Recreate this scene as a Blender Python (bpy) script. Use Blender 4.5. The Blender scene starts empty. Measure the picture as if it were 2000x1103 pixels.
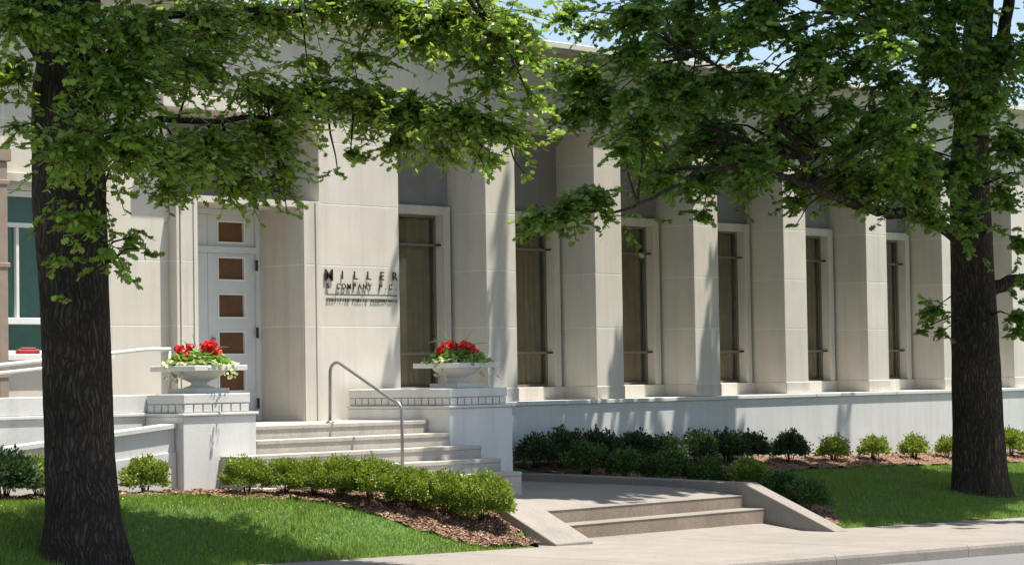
import bpy, bmesh, math, random
import numpy as np
from mathutils import Vector, Matrix, Quaternion
random.seed(7)
rng = np.random.default_rng(11)
scene = bpy.context.scene
COL = scene.collection
R = math.radians

# ------------------------------------------------------------------ camera, sky, sun, exposure
YAW, PITCH, ROLL, FPX = R(42.69), R(2.188), R(-0.903), 4700.0
fw = Vector((math.cos(YAW) * math.cos(PITCH), math.sin(YAW) * math.cos(PITCH), math.sin(PITCH)))
rt = Vector((math.sin(YAW), -math.cos(YAW), 0))
up = rt.cross(fw)
rt, up = rt * math.cos(ROLL) + up * math.sin(ROLL), -rt * math.sin(ROLL) + up * math.cos(ROLL)
cam_data = bpy.data.cameras.new('camera')
cam = bpy.data.objects.new('camera', cam_data)
COL.objects.link(cam)
M = Matrix((rt, up, -fw)).transposed().to_4x4()
M.translation = Vector((0, 0, 1.75))
cam.matrix_world = M
cam_data.sensor_width = 36
cam_data.lens = FPX / 2000 * 36
cam_data.clip_end = 3000
scene.camera = cam

SUN = Vector((0.20, -0.235, 1.0)).normalized()
world = bpy.data.worlds.new('World')
scene.world = world
world.use_nodes = True
wn = world.node_tree
bg = wn.nodes['Background']
sky = wn.nodes.new('ShaderNodeTexSky')
sky.sky_type = 'NISHITA'
sky.sun_disc = False
sky.sun_elevation = math.asin(SUN.z)
sky.sun_rotation = math.atan2(SUN.x, SUN.y)
sky.air_density = 1.0
sky.dust_density = 1.5
wn.links.new(sky.outputs[0], bg.inputs['Color'])
bg.inputs['Strength'].default_value = 0.10
sl = bpy.data.lights.new('sun', 'SUN')
sl.energy = 5.0
sl.angle = R(0.53)
sl.color = (1.0, 0.95, 0.87)
so = bpy.data.objects.new('sun', sl)
so.rotation_euler = (-SUN).to_track_quat('-Z', 'Y').to_euler()
so.location = (20, 10, 40)
COL.objects.link(so)
scene.view_settings.view_transform = 'Standard'
scene.view_settings.look = 'None'
scene.view_settings.exposure = 0.92
scene.view_settings.gamma = 1.0
scene.render.resolution_x, scene.render.resolution_y = 1024, 564

# ------------------------------------------------------------------ materials
def new_mat(name):
    m = bpy.data.materials.new(name)
    m.use_nodes = True
    nt = m.node_tree
    nt.nodes.clear()
    out = nt.nodes.new('ShaderNodeOutputMaterial')
    b = nt.nodes.new('ShaderNodeBsdfPrincipled')
    nt.links.new(b.outputs[0], out.inputs[0])
    return m, nt, b, out

def ramp(nt, src, stops):
    r = nt.nodes.new('ShaderNodeValToRGB')
    e = r.color_ramp.elements
    while len(e) < len(stops):
        e.new(0.5)
    for i, (p, c) in enumerate(stops):
        e[i].position = p
        e[i].color = (*c, 1) if len(c) == 3 else c
    nt.links.new(src, r.inputs[0])
    return r.outputs[0]

def mixc(nt, fac, a, b, mode='MIX'):
    m = nt.nodes.new('ShaderNodeMix')
    m.data_type = 'RGBA'
    m.blend_type = mode
    for sock, v in ((m.inputs[0], fac), (m.inputs[6], a), (m.inputs[7], b)):
        if isinstance(v, (int, float)):
            sock.default_value = v
        elif isinstance(v, tuple):
            sock.default_value = (*v, 1)
        else:
            nt.links.new(v, sock)
    return m.outputs[2]

def world_noise(nt, scale, detail=5, stretch=None, rough=0.6):
    g = nt.nodes.new('ShaderNodeNewGeometry')
    src = g.outputs['Position']
    if stretch:
        mp = nt.nodes.new('ShaderNodeMapping')
        mp.inputs['Scale'].default_value = stretch
        nt.links.new(src, mp.inputs[0])
        src = mp.outputs[0]
    n = nt.nodes.new('ShaderNodeTexNoise')
    n.inputs['Scale'].default_value = scale
    n.inputs['Detail'].default_value = detail
    n.inputs['Roughness'].default_value = rough
    nt.links.new(src, n.inputs['Vector'])
    return n.outputs['Fac']

def bump(nt, b, h, strength, dist=0.01):
    bp_ = nt.nodes.new('ShaderNodeBump')
    bp_.inputs['Strength'].default_value = strength
    bp_.inputs['Distance'].default_value = dist
    nt.links.new(h, bp_.inputs['Height'])
    nt.links.new(bp_.outputs[0], b.inputs['Normal'])

def stone_mat(name, c, dark=0.88, streak=0.12, rough=0.85, grain=0.13, tint=0.07):
    m, nt, b, out = new_mat(name)
    n1 = world_noise(nt, 1.6, 6)
    c2 = tuple(v * dark for v in c)
    col = ramp(nt, n1, [(0.3, c2), (0.72, c)])
    st = world_noise(nt, 2.2, 4, (3.0, 3.0, 0.18))
    stv = ramp(nt, st, [(0.45, (1, 1, 1)), (0.75, (1 - streak, 1 - streak, 1 - streak * 1.1))])
    col = mixc(nt, 1.0, col, stv, 'MULTIPLY')
    fine = world_noise(nt, 60, 4)
    fv = ramp(nt, fine, [(0.3, (1 - grain, 1 - grain, 1 - grain)), (0.7, (1, 1, 1))])
    col = mixc(nt, 1.0, col, fv, 'MULTIPLY')
    bl = world_noise(nt, 0.9, 7, None, 0.65)
    blv = ramp(nt, bl, [(0.60, (1, 1, 1)), (0.78, (0.80, 0.77, 0.72))])
    col = mixc(nt, 1.0, col, blv, 'MULTIPLY')
    oi = nt.nodes.new('ShaderNodeObjectInfo')
    tv = ramp(nt, oi.outputs['Random'], [(0, (1 - tint, 1 - tint, 1 - tint * 1.15)), (1, (1, 1, 1))])
    col = mixc(nt, 1.0, col, tv, 'MULTIPLY')
    nt.links.new(col, b.inputs['Base Color'])
    b.inputs['Roughness'].default_value = rough
    b.inputs['Specular IOR Level'].default_value = 0.25
    bump(nt, b, fine, 0.25, 0.006)
    return m

def plain_mat(name, c, rough=0.6, metal=0.0, var=0.12, scale=8, spec=0.4, bmp=0.0):
    m, nt, b, out = new_mat(name)
    n = world_noise(nt, scale, 5)
    col = ramp(nt, n, [(0.3, tuple(v * (1 - var) for v in c)), (0.7, tuple(min(1, v * (1 + var * .5)) for v in c))])
    nt.links.new(col, b.inputs['Base Color'])
    b.inputs['Roughness'].default_value = rough
    b.inputs['Metallic'].default_value = metal
    b.inputs['Specular IOR Level'].default_value = spec
    if bmp:
        bump(nt, b, n, bmp, 0.01)
    return m

def leaf_mat(name, dark, light, trans, rough=0.45, tfac=0.4, spec=0.5):
    m, nt, b, out = new_mat(name)
    g = nt.nodes.new('ShaderNodeNewGeometry')
    col = ramp(nt, g.outputs['Random Per Island'], [(0.0, dark), (0.7, light), (0.9, tuple(v * 1.35 for v in light)), (1.0, tuple(v * 1.7 for v in light))])
    big = world_noise(nt, 1.3, 3)
    bv = ramp(nt, big, [(0.35, (0.8, 0.85, 0.85)), (0.65, (1, 1, 1))])
    col = mixc(nt, 1.0, col, bv, 'MULTIPLY')
    nt.links.new(col, b.inputs['Base Color'])
    b.inputs['Roughness'].default_value = rough
    b.inputs['Specular IOR Level'].default_value = spec
    t = nt.nodes.new('ShaderNodeBsdfTranslucent')
    tc = mixc(nt, 0.55, col, trans)
    nt.links.new(tc, t.inputs['Color'])
    mx = nt.nodes.new('ShaderNodeMixShader')
    mx.inputs[0].default_value = tfac
    nt.links.new(b.outputs[0], mx.inputs[1])
    nt.links.new(t.outputs[0], mx.inputs[2])
    nt.links.new(mx.outputs[0], out.inputs[0])
    return m

MAT = {}
MAT['limestone'] = stone_mat('limestone', (0.70, 0.65, 0.575))
MAT['mortar'] = stone_mat('mortar', (0.78, 0.745, 0.68), tint=0.0)
MAT['trim'] = stone_mat('trim_stone', (0.68, 0.63, 0.555), dark=0.88, streak=0.2)
MAT['base_stone'] = stone_mat('base_stone', (0.70, 0.695, 0.67), dark=0.9, streak=0.12)
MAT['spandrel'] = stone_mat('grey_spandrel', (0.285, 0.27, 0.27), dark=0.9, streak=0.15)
MAT['concrete'] = stone_mat('pale_concrete', (0.325, 0.292, 0.255), dark=0.8, streak=0.05, grain=0.3)
MAT['step'] = stone_mat('step_concrete', (0.55, 0.51, 0.45), dark=0.78, streak=0.15, grain=0.3)
MAT['aggregate'] = stone_mat('brown_aggregate', (0.37, 0.29, 0.225), dark=0.75, streak=0.15, grain=0.4)
MAT['asphalt'] = stone_mat('worn_road', (0.22, 0.218, 0.214), dark=0.85, streak=0.0, grain=0.35)
MAT['brick'] = plain_mat('red_brick', (0.30, 0.12, 0.08), 0.9, var=0.3, scale=20)
MAT['white_paint'] = plain_mat('white_paint', (0.72, 0.72, 0.70), 0.45, var=0.06)
MAT['door_paint'] = plain_mat('door_paint', (0.55, 0.57, 0.59), 0.4, var=0.06)
MAT['brown_panel'] = plain_mat('brown_panel', (0.125, 0.062, 0.033), 0.14, var=0.2, scale=5)
MAT['curtain'] = plain_mat('taupe_curtain', (0.26, 0.185, 0.13), 0.9, var=0.2, scale=6)
MAT['bronze'] = plain_mat('dark_bronze', (0.05, 0.042, 0.035), 0.45, metal=0.4, var=0.2)
MAT['pipe'] = plain_mat('grey_pipe', (0.26, 0.255, 0.25), 0.4, metal=0.6, var=0.2)
MAT['downspout'] = plain_mat('brown_downspout', (0.30, 0.23, 0.18), 0.5, var=0.15)
MAT['window_metal'] = plain_mat('window_metal', (0.17, 0.145, 0.12), 0.5, var=0.1)
MAT['dark'] = plain_mat('dark_room', (0.02, 0.02, 0.02), 0.9)
MAT['room'] = plain_mat('dim_room', (0.26, 0.33, 0.335), 0.9)
MAT['red'] = plain_mat('red_petal', (0.78, 0.02, 0.022), 0.5, var=0.35, scale=40)
MAT['dull_red'] = plain_mat('dull_red', (0.40, 0.04, 0.05), 0.6, var=0.3)
MAT['soil'] = plain_mat('soil', (0.05, 0.035, 0.025), 1.0, var=0.3, scale=30)
MAT['roofing'] = plain_mat('roofing', (0.3, 0.29, 0.28), 0.9)
MAT['coping'] = plain_mat('pale_coping', (0.72, 0.69, 0.64), 0.6, var=0.08)

def glass_mat(name, tint, refl=0.12):
    m = bpy.data.materials.new(name)
    m.use_nodes = True
    nt = m.node_tree
    nt.nodes.clear()
    out = nt.nodes.new('ShaderNodeOutputMaterial')
    tr = nt.nodes.new('ShaderNodeBsdfTransparent')
    tr.inputs[0].default_value = (*tint, 1)
    gl = nt.nodes.new('ShaderNodeBsdfGlossy')
    gl.inputs['Roughness'].default_value = 0.02
    gl.inputs['Color'].default_value = (0.9, 0.95, 0.95, 1)
    fr = nt.nodes.new('ShaderNodeFresnel')
    fr.inputs[0].default_value = 1.5
    mx = nt.nodes.new('ShaderNodeMixShader')
    ge = nt.nodes.new('ShaderNodeNewGeometry')
    inv = nt.nodes.new('ShaderNodeMath'); inv.operation = 'SUBTRACT'; inv.inputs[0].default_value = 1.0
    nt.links.new(ge.outputs['Backfacing'], inv.inputs[1])
    mu = nt.nodes.new('ShaderNodeMath'); mu.operation = 'MULTIPLY'
    nt.links.new(fr.outputs[0], mu.inputs[0]); nt.links.new(inv.outputs[0], mu.inputs[1])
    nt.links.new(mu.outputs[0], mx.inputs[0])
    nt.links.new(tr.outputs[0], mx.inputs[1])
    nt.links.new(gl.outputs[0], mx.inputs[2])
    nt.links.new(mx.outputs[0], out.inputs[0])
    return m
MAT['glass'] = glass_mat('window_glass', (0.88, 0.9, 0.86))
MAT['glass_teal'] = glass_mat('teal_glass', (0.55, 0.75, 0.74))

def bark_mat():
    m, nt, b, out = new_mat('bark')
    g = nt.nodes.new('ShaderNodeNewGeometry')
    warp = nt.nodes.new('ShaderNodeTexNoise')
    warp.inputs['Scale'].default_value = 3.0
    warp.inputs['Detail'].default_value = 3
    nt.links.new(g.outputs['Position'], warp.inputs['Vector'])
    va = nt.nodes.new('ShaderNodeVectorMath'); va.operation = 'MULTIPLY_ADD'
    nt.links.new(warp.outputs['Color'], va.inputs[0])
    va.inputs[1].default_value = (.22, .22, .9)
    nt.links.new(g.outputs['Position'], va.inputs[2])
    mp = nt.nodes.new('ShaderNodeMapping')
    mp.inputs['Scale'].default_value = (1, 1, 0.11)
    nt.links.new(va.outputs[0], mp.inputs[0])
    vo = nt.nodes.new('ShaderNodeTexVoronoi')
    vo.feature = 'DISTANCE_TO_EDGE'
    vo.inputs['Scale'].default_value = 24
    nt.links.new(mp.outputs[0], vo.inputs['Vector'])
    n = world_noise(nt, 14, 7, (2.0, 2.0, 0.5), 0.7)
    plate = ramp(nt, vo.outputs['Distance'], [(0.0, (0, 0, 0)), (0.30, (1, 1, 1))])
    grain = ramp(nt, n, [(0.3, (0.042, 0.033, 0.027)), (0.55, (0.092, 0.073, 0.060)), (0.8, (0.19, 0.16, 0.135))])
    col = mixc(nt, plate, (0.033, 0.026, 0.022), grain)
    big = world_noise(nt, 1.4, 4)
    bv = ramp(nt, big, [(0.3, (0.62, 0.70, 0.62)), (0.5, (0.95, 0.92, 0.88)), (0.72, (1.35, 1.22, 1.12))])
    col = mixc(nt, 1.0, col, bv, 'MULTIPLY')
    nt.links.new(col, b.inputs['Base Color'])
    b.inputs['Roughness'].default_value = 0.95
    b.inputs['Specular IOR Level'].default_value = 0.1
    hh = mixc(nt, 0.5, plate, n)
    bump(nt, b, hh, 0.9, 0.035)
    return m
MAT['bark'] = bark_mat()
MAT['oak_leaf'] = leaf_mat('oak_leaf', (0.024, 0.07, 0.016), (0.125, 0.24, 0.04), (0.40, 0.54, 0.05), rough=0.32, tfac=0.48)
MAT['oak_leaf_sunlit'] = leaf_mat('oak_leaf_sunlit', (0.04, 0.10, 0.02), (0.185, 0.31, 0.05), (0.55, 0.66, 0.07), rough=0.32, tfac=0.48)  # same oak leaves brightened: sunlight on the left crown is in the colour
MAT['shrub_leaf'] = leaf_mat('shrub_leaf', (0.085, 0.145, 0.014), (0.215, 0.29, 0.034), (0.38, 0.46, 0.04), rough=0.5, tfac=0.3)
MAT['shaded_shrub_leaf'] = leaf_mat('shaded_shrub_leaf', (0.022, 0.045, 0.016), (0.05, 0.085, 0.026), (0.08, 0.15, 0.03), rough=0.5, tfac=0.25)  # shrub leaf darkened: shade of the wall-side row is in the colour
MAT['half_shaded_shrub_leaf'] = leaf_mat('half_shaded_shrub_leaf', (0.03, 0.075, 0.014), (0.08, 0.145, 0.026), (0.14, 0.24, 0.03), rough=0.5, tfac=0.25)  # shrub leaf partly darkened, shade on the walk-side row painted in
MAT['grass'] = leaf_mat('grass_blade', (0.095, 0.165, 0.022), (0.21, 0.30, 0.048), (0.34, 0.45, 0.05), rough=0.6, tfac=0.3, spec=0.2)
MAT['geranium_leaf'] = leaf_mat('geranium_leaf', (0.10, 0.20, 0.03), (0.22, 0.36, 0.06), (0.25, 0.38, 0.05), tfac=0.3)
MAT['pale_leaf'] = leaf_mat('variegated_leaf', (0.22, 0.32, 0.09), (0.58, 0.62, 0.34), (0.5, 0.6, 0.25), tfac=0.3)
MAT['spike_leaf'] = leaf_mat('spike_leaf', (0.16, 0.20, 0.09), (0.34, 0.36, 0.22), (0.3, 0.36, 0.12), tfac=0.2)

def turf_mat():
    m, nt, b, out = new_mat('turf')
    n = world_noise(nt, 3.0, 6)
    f = world_noise(nt, 45, 5)
    a = ramp(nt, n, [(0.3, (0.045, 0.10, 0.018)), (0.7, (0.08, 0.17, 0.026))])
    fv = ramp(nt, f, [(0.3, (0.55, 0.55, 0.5)), (0.7, (1.1, 1.1, 1.0))])
    nt.links.new(mixc(nt, 1.0, a, fv, 'MULTIPLY'), b.inputs['Base Color'])
    b.inputs['Roughness'].default_value = 0.95
    bump(nt, b, f, 0.6, 0.03)
    return m
MAT['turf'] = turf_mat()

def mulch_mat(name, island):
    m, nt, b, out = new_mat(name)
    if island:
        g = nt.nodes.new('ShaderNodeNewGeometry')
        src = g.outputs['Random Per Island']
    else:
        src = world_noise(nt, 30, 6)
    col = ramp(nt, src, [(0.1, (0.085, 0.043, 0.026)), (0.5, (0.19, 0.105, 0.064)), (0.85, (0.29, 0.18, 0.115)), (1.0, (0.44, 0.33, 0.23))])
    nt.links.new(col, b.inputs['Base Color'])
    b.inputs['Roughness'].default_value = 0.95
    if not island:
        bump(nt, b, src, 0.8, 0.03)
    return m
MAT['mulch'] = mulch_mat('mulch', False)
MAT['chip'] = mulch_mat('mulch_chip', True)

# ------------------------------------------------------------------ mesh helpers (all shapes are given in world coordinates)
ORIGIN = {}
def tag(o, label=None, cat=None, group=None, kind=None):
    if label: o['label'] = label
    if cat: o['category'] = cat
    if group: o['group'] = group
    if kind: o['kind'] = kind
    return o

def empty(name, loc, label, cat, group=None):
    o = bpy.data.objects.new(name, None)
    o.location = loc
    o.empty_display_size = 0.2
    COL.objects.link(o)
    ORIGIN[o.name] = Vector(loc)
    return tag(o, label, cat, group)

class MB:
    def __init__(self):
        self.v, self.f, self.s = [], [], []
    def add(self, vs, fs, smooth=False):
        k = len(self.v)
        self.v += [tuple(p) for p in vs]
        self.f += [tuple(i + k for i in q) for q in fs]
        self.s += [smooth] * len(fs)
        return self
    def box(self, x0, x1, y0, y1, z0, z1):
        vs = [(x, y, z) for z in (z0, z1) for y in (y0, y1) for x in (x0, x1)]
        return self.add(vs, [(0, 2, 3, 1), (4, 5, 7, 6), (0, 1, 5, 4), (2, 6, 7, 3), (0, 4, 6, 2), (1, 3, 7, 5)])
    def cbox(self, x0, x1, y0, y1, z0, z1, c=0.006):
        lo, hi = (x0, y0, z0), (x1, y1, z1)
        vs, idx = [], {}
        for sx in (0, 1):
            for sy in (0, 1):
                for sz in (0, 1):
                    for ax in range(3):
                        p = []
                        for a, s in enumerate((sx, sy, sz)):
                            e = (lo, hi)[s][a]
                            if a != ax:
                                e += c if s == 0 else -c
                            p.append(e)
                        idx[(sx, sy, sz, ax)] = len(vs)
                        vs.append(p)
        fs = []
        for ax in range(3):
            o1, o2 = [a for a in range(3) if a != ax]
            for s in (0, 1):
                q = []
                for a, b in ((0, 0), (1, 0), (1, 1), (0, 1)):
                    k = [0, 0, 0]; k[ax] = s; k[o1] = a; k[o2] = b
                    q.append(idx[(*k, ax)])
                fs.append(q if (s == 1) == (ax != 1) else q[::-1])
        for e in range(3):
            o1, o2 = [a for a in range(3) if a != e]
            for a in (0, 1):
                for b in (0, 1):
                    k0 = [0, 0, 0]; k0[o1] = a; k0[o2] = b
                    k1 = list(k0); k1[e] = 1
                    q = [idx[(*k0, o1)], idx[(*k1, o1)], idx[(*k1, o2)], idx[(*k0, o2)]]
                    fs.append(q)
        for sx in (0, 1):
            for sy in (0, 1):
                for sz in (0, 1):
                    fs.append([idx[(sx, sy, sz, a)] for a in range(3)])
        return self.add(vs, fs)
    def tube(self, pts, rad, n=10, cap=True, smooth=True):
        pts = [Vector(p) for p in pts]
        m = len(pts)
        rr = [rad] * m if isinstance(rad, (int, float)) else list(rad)
        vs, fs = [], []
        side = None
        for i, p in enumerate(pts):
            d = (pts[min(i + 1, m - 1)] - pts[max(i - 1, 0)]).normalized()
            if side is None:
                ref = Vector((0, 0, 1)) if abs(d.z) < 0.9 else Vector((1, 0, 0))
                side = d.cross(ref).normalized()
            side = (side - d * side.dot(d)).normalized()
            w = d.cross(side)
            for k in range(n):
                a = 2 * math.pi * k / n
                vs.append(p + (side * math.cos(a) + w * math.sin(a)) * rr[i])
        for i in range(m - 1):
            for k in range(n):
                k2 = (k + 1) % n
                fs.append((i * n + k, i * n + k2, (i + 1) * n + k2, (i + 1) * n + k))
        self.add(vs, fs, smooth)
        if cap:
            b = len(self.v) - len(vs)
            self.f.append(tuple(b + k for k in reversed(range(n)))); self.s.append(False)
            self.f.append(tuple(b + (m - 1) * n + k for k in range(n))); self.s.append(False)
        return self
    def lathe(self, cx, cy, prof, n=32, smooth=True):
        vs, fs = [], []
        for r_, z in prof:
            for k in range(n):
                a = 2 * math.pi * k / n
                vs.append((cx + r_ * math.cos(a), cy + r_ * math.sin(a), z))
        for i in range(len(prof) - 1):
            for k in range(n):
                k2 = (k + 1) % n
                fs.append((i * n + k, i * n + k2, (i + 1) * n + k2, (i + 1) * n + k))
        return self.add(vs, fs, smooth)
    def prism_x(self, prof, x0, x1):
        n = len(prof)
        vs = [(x0, y, z) for y, z in prof] + [(x1, y, z) for y, z in prof]
        fs = [tuple(range(n)), tuple(reversed(range(n, 2 * n)))]
        fs += [(i, n + i, n + (i + 1) % n, (i + 1) % n) for i in range(n)]
        return self.add(vs, fs)
    def prism_y(self, prof, y0, y1):
        n = len(prof)
        vs = [(x, y0, z) for x, z in prof] + [(x, y1, z) for x, z in prof]
        fs = [tuple(range(n)), tuple(reversed(range(n, 2 * n)))]
        fs += [(i, n + i, n + (i + 1) % n, (i + 1) % n) for i in range(n)]
        return self.add(vs, fs)
    def build(self, name, mat, parent=None, origin=None, fix=True):
        if parent is not None:
            off = ORIGIN[parent.name]
        else:
            off = Vector(origin) if origin else Vector((0, 0, 0))
        me = bpy.data.meshes.new(name)
        me.from_pydata([(a - off.x, b - off.y, c - off.z) for a, b, c in self.v], [], self.f)
        me.polygons.foreach_set('use_smooth', self.s)
        if fix:
            bm = bmesh.new(); bm.from_mesh(me)
            bmesh.ops.recalc_face_normals(bm, faces=bm.faces)
            bm.to_mesh(me); bm.free()
        me.materials.append(MAT[mat] if isinstance(mat, str) else mat)
        o = bpy.data.objects.new(name, me)
        COL.objects.link(o)
        if parent is not None:
            o.parent = parent
            ORIGIN[o.name] = off
        else:
            o.location = off
            ORIGIN[o.name] = off
        return o

def grid_obj(name, xs, ys, zf, mat, keep=None, uvoff=0.0):
    nx, ny = len(xs), len(ys)
    vs = [(x, y, zf(x, y)) for y in ys for x in xs]
    fs = []
    for j in range(ny - 1):
        for i in range(nx - 1):
            if keep and not keep((xs[i] + xs[i + 1]) / 2, (ys[j] + ys[j + 1]) / 2):
                continue
            a = j * nx + i
            fs.append((a, a + 1, a + nx + 1, a + nx))
    used = sorted({i for f in fs for i in f})
    mp = {k: i for i, k in enumerate(used)}
    me = bpy.data.meshes.new(name)
    me.from_pydata([vs[k] for k in used], [], [tuple(mp[i] for i in f) for f in fs])
    me.polygons.foreach_set('use_smooth', [True] * len(fs))
    me.materials.append(MAT[mat])
    o = bpy.data.objects.new(name, me)
    COL.objects.link(o)
    ORIGIN[o.name] = Vector((0, 0, 0))
    return o

def np_mesh(name, V, F3, mat, parent=None, origin=(0, 0, 0), smooth=False, q=3):
    """V (n,3) float array, F3 (m,3) int array -> one mesh object"""
    me = bpy.data.meshes.new(name)
    V = np.asarray(V, np.float32) - np.asarray(origin, np.float32)
    F3 = np.asarray(F3, np.int32)
    me.vertices.add(len(V)); me.vertices.foreach_set('co', V.ravel())
    me.loops.add(F3.size); me.loops.foreach_set('vertex_index', F3.ravel())
    me.polygons.add(len(F3))
    me.polygons.foreach_set('loop_start', np.arange(0, F3.size, q, dtype=np.int32))
    me.polygons.foreach_set('loop_total', np.full(len(F3), q, np.int32))
    me.update(calc_edges=True)
    me.validate()
    me.materials.append(MAT[mat])
    o = bpy.data.objects.new(name, me)
    COL.objects.link(o)
    if parent is not None:
        o.parent = parent
    ORIGIN[o.name] = Vector(origin)
    return o

def instance_np(tv, tf, pos, X, Y, Z, sc):
    """stamp template verts tv, tris tf at pos with axes X,Y,Z scaled by sc"""
    n = len(pos)
    V = (tv[None, :, 0:1] * X[:, None, :] + tv[None, :, 1:2] * Y[:, None, :] + tv[None, :, 2:3] * Z[:, None, :]) * sc[:, None, None] + pos[:, None, :]
    Fc = tf[None, :, :] + (np.arange(n) * len(tv))[:, None, None]
    return V.reshape(-1, 3), Fc.reshape(-1, tf.shape[1])

def unit(a):
    return a / np.maximum(1e-9, np.linalg.norm(a, axis=-1, keepdims=True))

def axes_from(d, nrm):
    Yv = unit(d)
    Xv = unit(np.cross(Yv, nrm))
    Zv = np.cross(Xv, Yv)
    return Xv, Yv, Zv

# ------------------------------------------------------------------ terrain heights
def side_slope(X):
    return 0.374 - 0.022 * min(45.0, max(0.0, X))
LEFT_H = ([0, .3, .65, .84, 1.02, 1.21, 1.39, 1.95, 3.2, 5.2], [0, .07, .19, .28, .36, .43, .48, .535, .52, .52])
def ground(X, Y):
    d = max(0.0, Y - 16.75)
    hl = float(np.interp(d, *LEFT_H))
    hr = 0.14 * min(5.0, d)
    t = min(1.0, max(0.0, (X - 19.0) / 4.0))
    z = side_slope(X) + hl * (1 - t) + hr * t
    if 18.55 < X < 23.25 and Y < 17.2 or 18.95 < X < 23.25:
        z = min(z, side_slope(X) - 0.12)
    elif 16.95 < X < 23.25 and Y > 18.95:
        z = min(z, 0.30)
    return z
def bed_noise(x, y):
    return 0.012 * math.sin(x * 9.1 + y * 5.3) + 0.010 * math.sin(x * 17.7 - y * 13.1) + 0.008 * math.sin(x * 31 + y * 27)

# ------------------------------------------------------------------ setting: ground, road, kerb, pavement, lawns, beds, walk
def structure(o):
    o['kind'] = 'structure'
    return o
def arange(a, b, s):
    return [a + i * s for i in range(int(round((b - a) / s)) + 1)]

structure(MB().add([(-900, -900, -1.2), (900, -900, -1.2), (900, 900, -1.2), (-900, 900, -1.2)], [(0, 1, 2, 3)]).build('ground', 'turf', fix=False))
XS_FAR = [-120, -60, -20] + arange(0, 45, 5) + [60, 120]
structure(grid_obj('road', XS_FAR, [3.2, 8, 13.735], lambda x, y: side_slope(x) - 0.135 + 0.012 * (min(y, 16.9 - y) - 3.2), 'asphalt'))
structure(grid_obj('verge', XS_FAR, [-40, -10, 0.5, 3.2], lambda x, y: side_slope(x) - 0.01, 'turf'))

def sloped_slab(x0, x1, y0, y1, zt0, zt1, thick, c=0.008):
    m = MB()
    vs = []
    for dz, ins in ((-thick, 0), (-c, 0), (0, c)):
        for (x, y, s) in ((x0 + ins, y0 + ins, 0), (x1 - ins, y0 + ins, 1), (x1 - ins, y1 - ins, 1), (x0 + ins, y1 - ins, 0)):
            vs.append((x, y, (zt0, zt1)[s] + dz))
    fs = [(3, 2, 1, 0), (8, 9, 10, 11)]
    for l in (0, 4):
        for k in range(4):
            fs.append((l + k, l + (k + 1) % 4, l + 4 + (k + 1) % 4, l + 4 + k))
    return m.add(vs, fs)

pav = structure(grid_obj('pavement', XS_FAR, [13.8, 16.76], lambda x, y: side_slope(x) - 0.03, 'concrete'))
x = 4.6
while x < 44:
    sloped_slab(x, x + 1.79, 13.925, 16.745, side_slope(x) + random.uniform(-.002, .002), side_slope(x + 1.79), 0.1, 0.012).build('paving_slab', 'concrete', pav)
    x += 1.8
kerb = structure(grid_obj('kerb', XS_FAR, [13.75, 13.9], lambda x, y: side_slope(x) - 0.04, 'concrete'))
x = 5.1
while x < 44:
    w = 2.4
    m = MB()
    n = 7
    prof = [(13.725, -.25), (13.725, -.05), (13.735, -.02), (13.757, -.003), (13.79, 0.0), (13.915, 0.0), (13.915, -.25)]
    z0, z1 = side_slope(x), side_slope(x + w)
    vs = [(x, y, z + z0) for y, z in prof] + [(x + w - .008, y, z + z1) for y, z in prof]
    m.add(vs, [tuple(range(n)), tuple(reversed(range(n, 2 * n)))] + [(i, n + i, n + (i + 1) % n, (i + 1) % n) for i in range(n)])
    m.build('kerb_stone', 'concrete', kerb)
    x += w

LX = sorted(set(arange(6, 18.9, .15) + [18.9, 18.96, 19.2] + arange(19.5, 22.8, .3) + [23.04, 23.18, 23.26] + arange(23.4, 46, .2)))
LY = sorted(set([16.745, 16.79, 16.82] + arange(16.9, 18.9, .1) + [18.94, 18.96] + arange(19.1, 22.3, .15)))
structure(grid_obj('lawn', LX, LY, ground, 'turf'))
structure(grid_obj('far_lawn', [-120, -60, -10, 6], [16.745, 18, 22, 60], lambda x, y: side_slope(x) + (0.5 if y > 17 else 0), 'turf'))
structure(grid_obj('side_lawn', [46, 60, 120], [16.745, 18, 22, 60], lambda x, y: side_slope(x) + (0.3 if y > 17 else 0), 'turf'))

def inpoly(poly):
    def f(x, y):
        c = False
        n = len(poly)
        for i in range(n):
            (x1, y1), (x2, y2) = poly[i], poly[i - 1]
            if (y1 > y) != (y2 > y) and x < (x2 - x1) * (y - y1) / (y2 - y1) + x1:
                c = not c
        return c
    return f
BED_L = [(13.0, 19.35), (15.3, 18.95), (15.9, 18.45), (16.55, 18.15), (17.1, 17.75), (17.5, 17.25), (17.75, 16.80), (18.95, 16.77), (18.95, 18.95), (16.95, 18.97), (16.95, 19.9), (16.3, 20.1), (13.0, 20.1)]
BED_R = [(23.35, 17.0), (24.1, 16.9), (25.2, 17.8), (26.2, 19.2), (27.2, 20.4), (29.0, 20.75), (44, 20.75), (44, 21.8), (23.35, 21.8)]
inL, inR = inpoly(BED_L), inpoly(BED_R)
bedz = lambda x, y: ground(x, y) + 0.028 + bed_noise(x, y)
bed_l = structure(grid_obj('mulch_bed', arange(12.9, 19.02, .06), arange(16.74, 20.2, .06), bedz, 'mulch', inL))
bed_r = structure(grid_obj('mulch_bed', arange(23.1, 44.1, .08), arange(16.8, 21.9, .08), bedz, 'mulch', inR))

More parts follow.
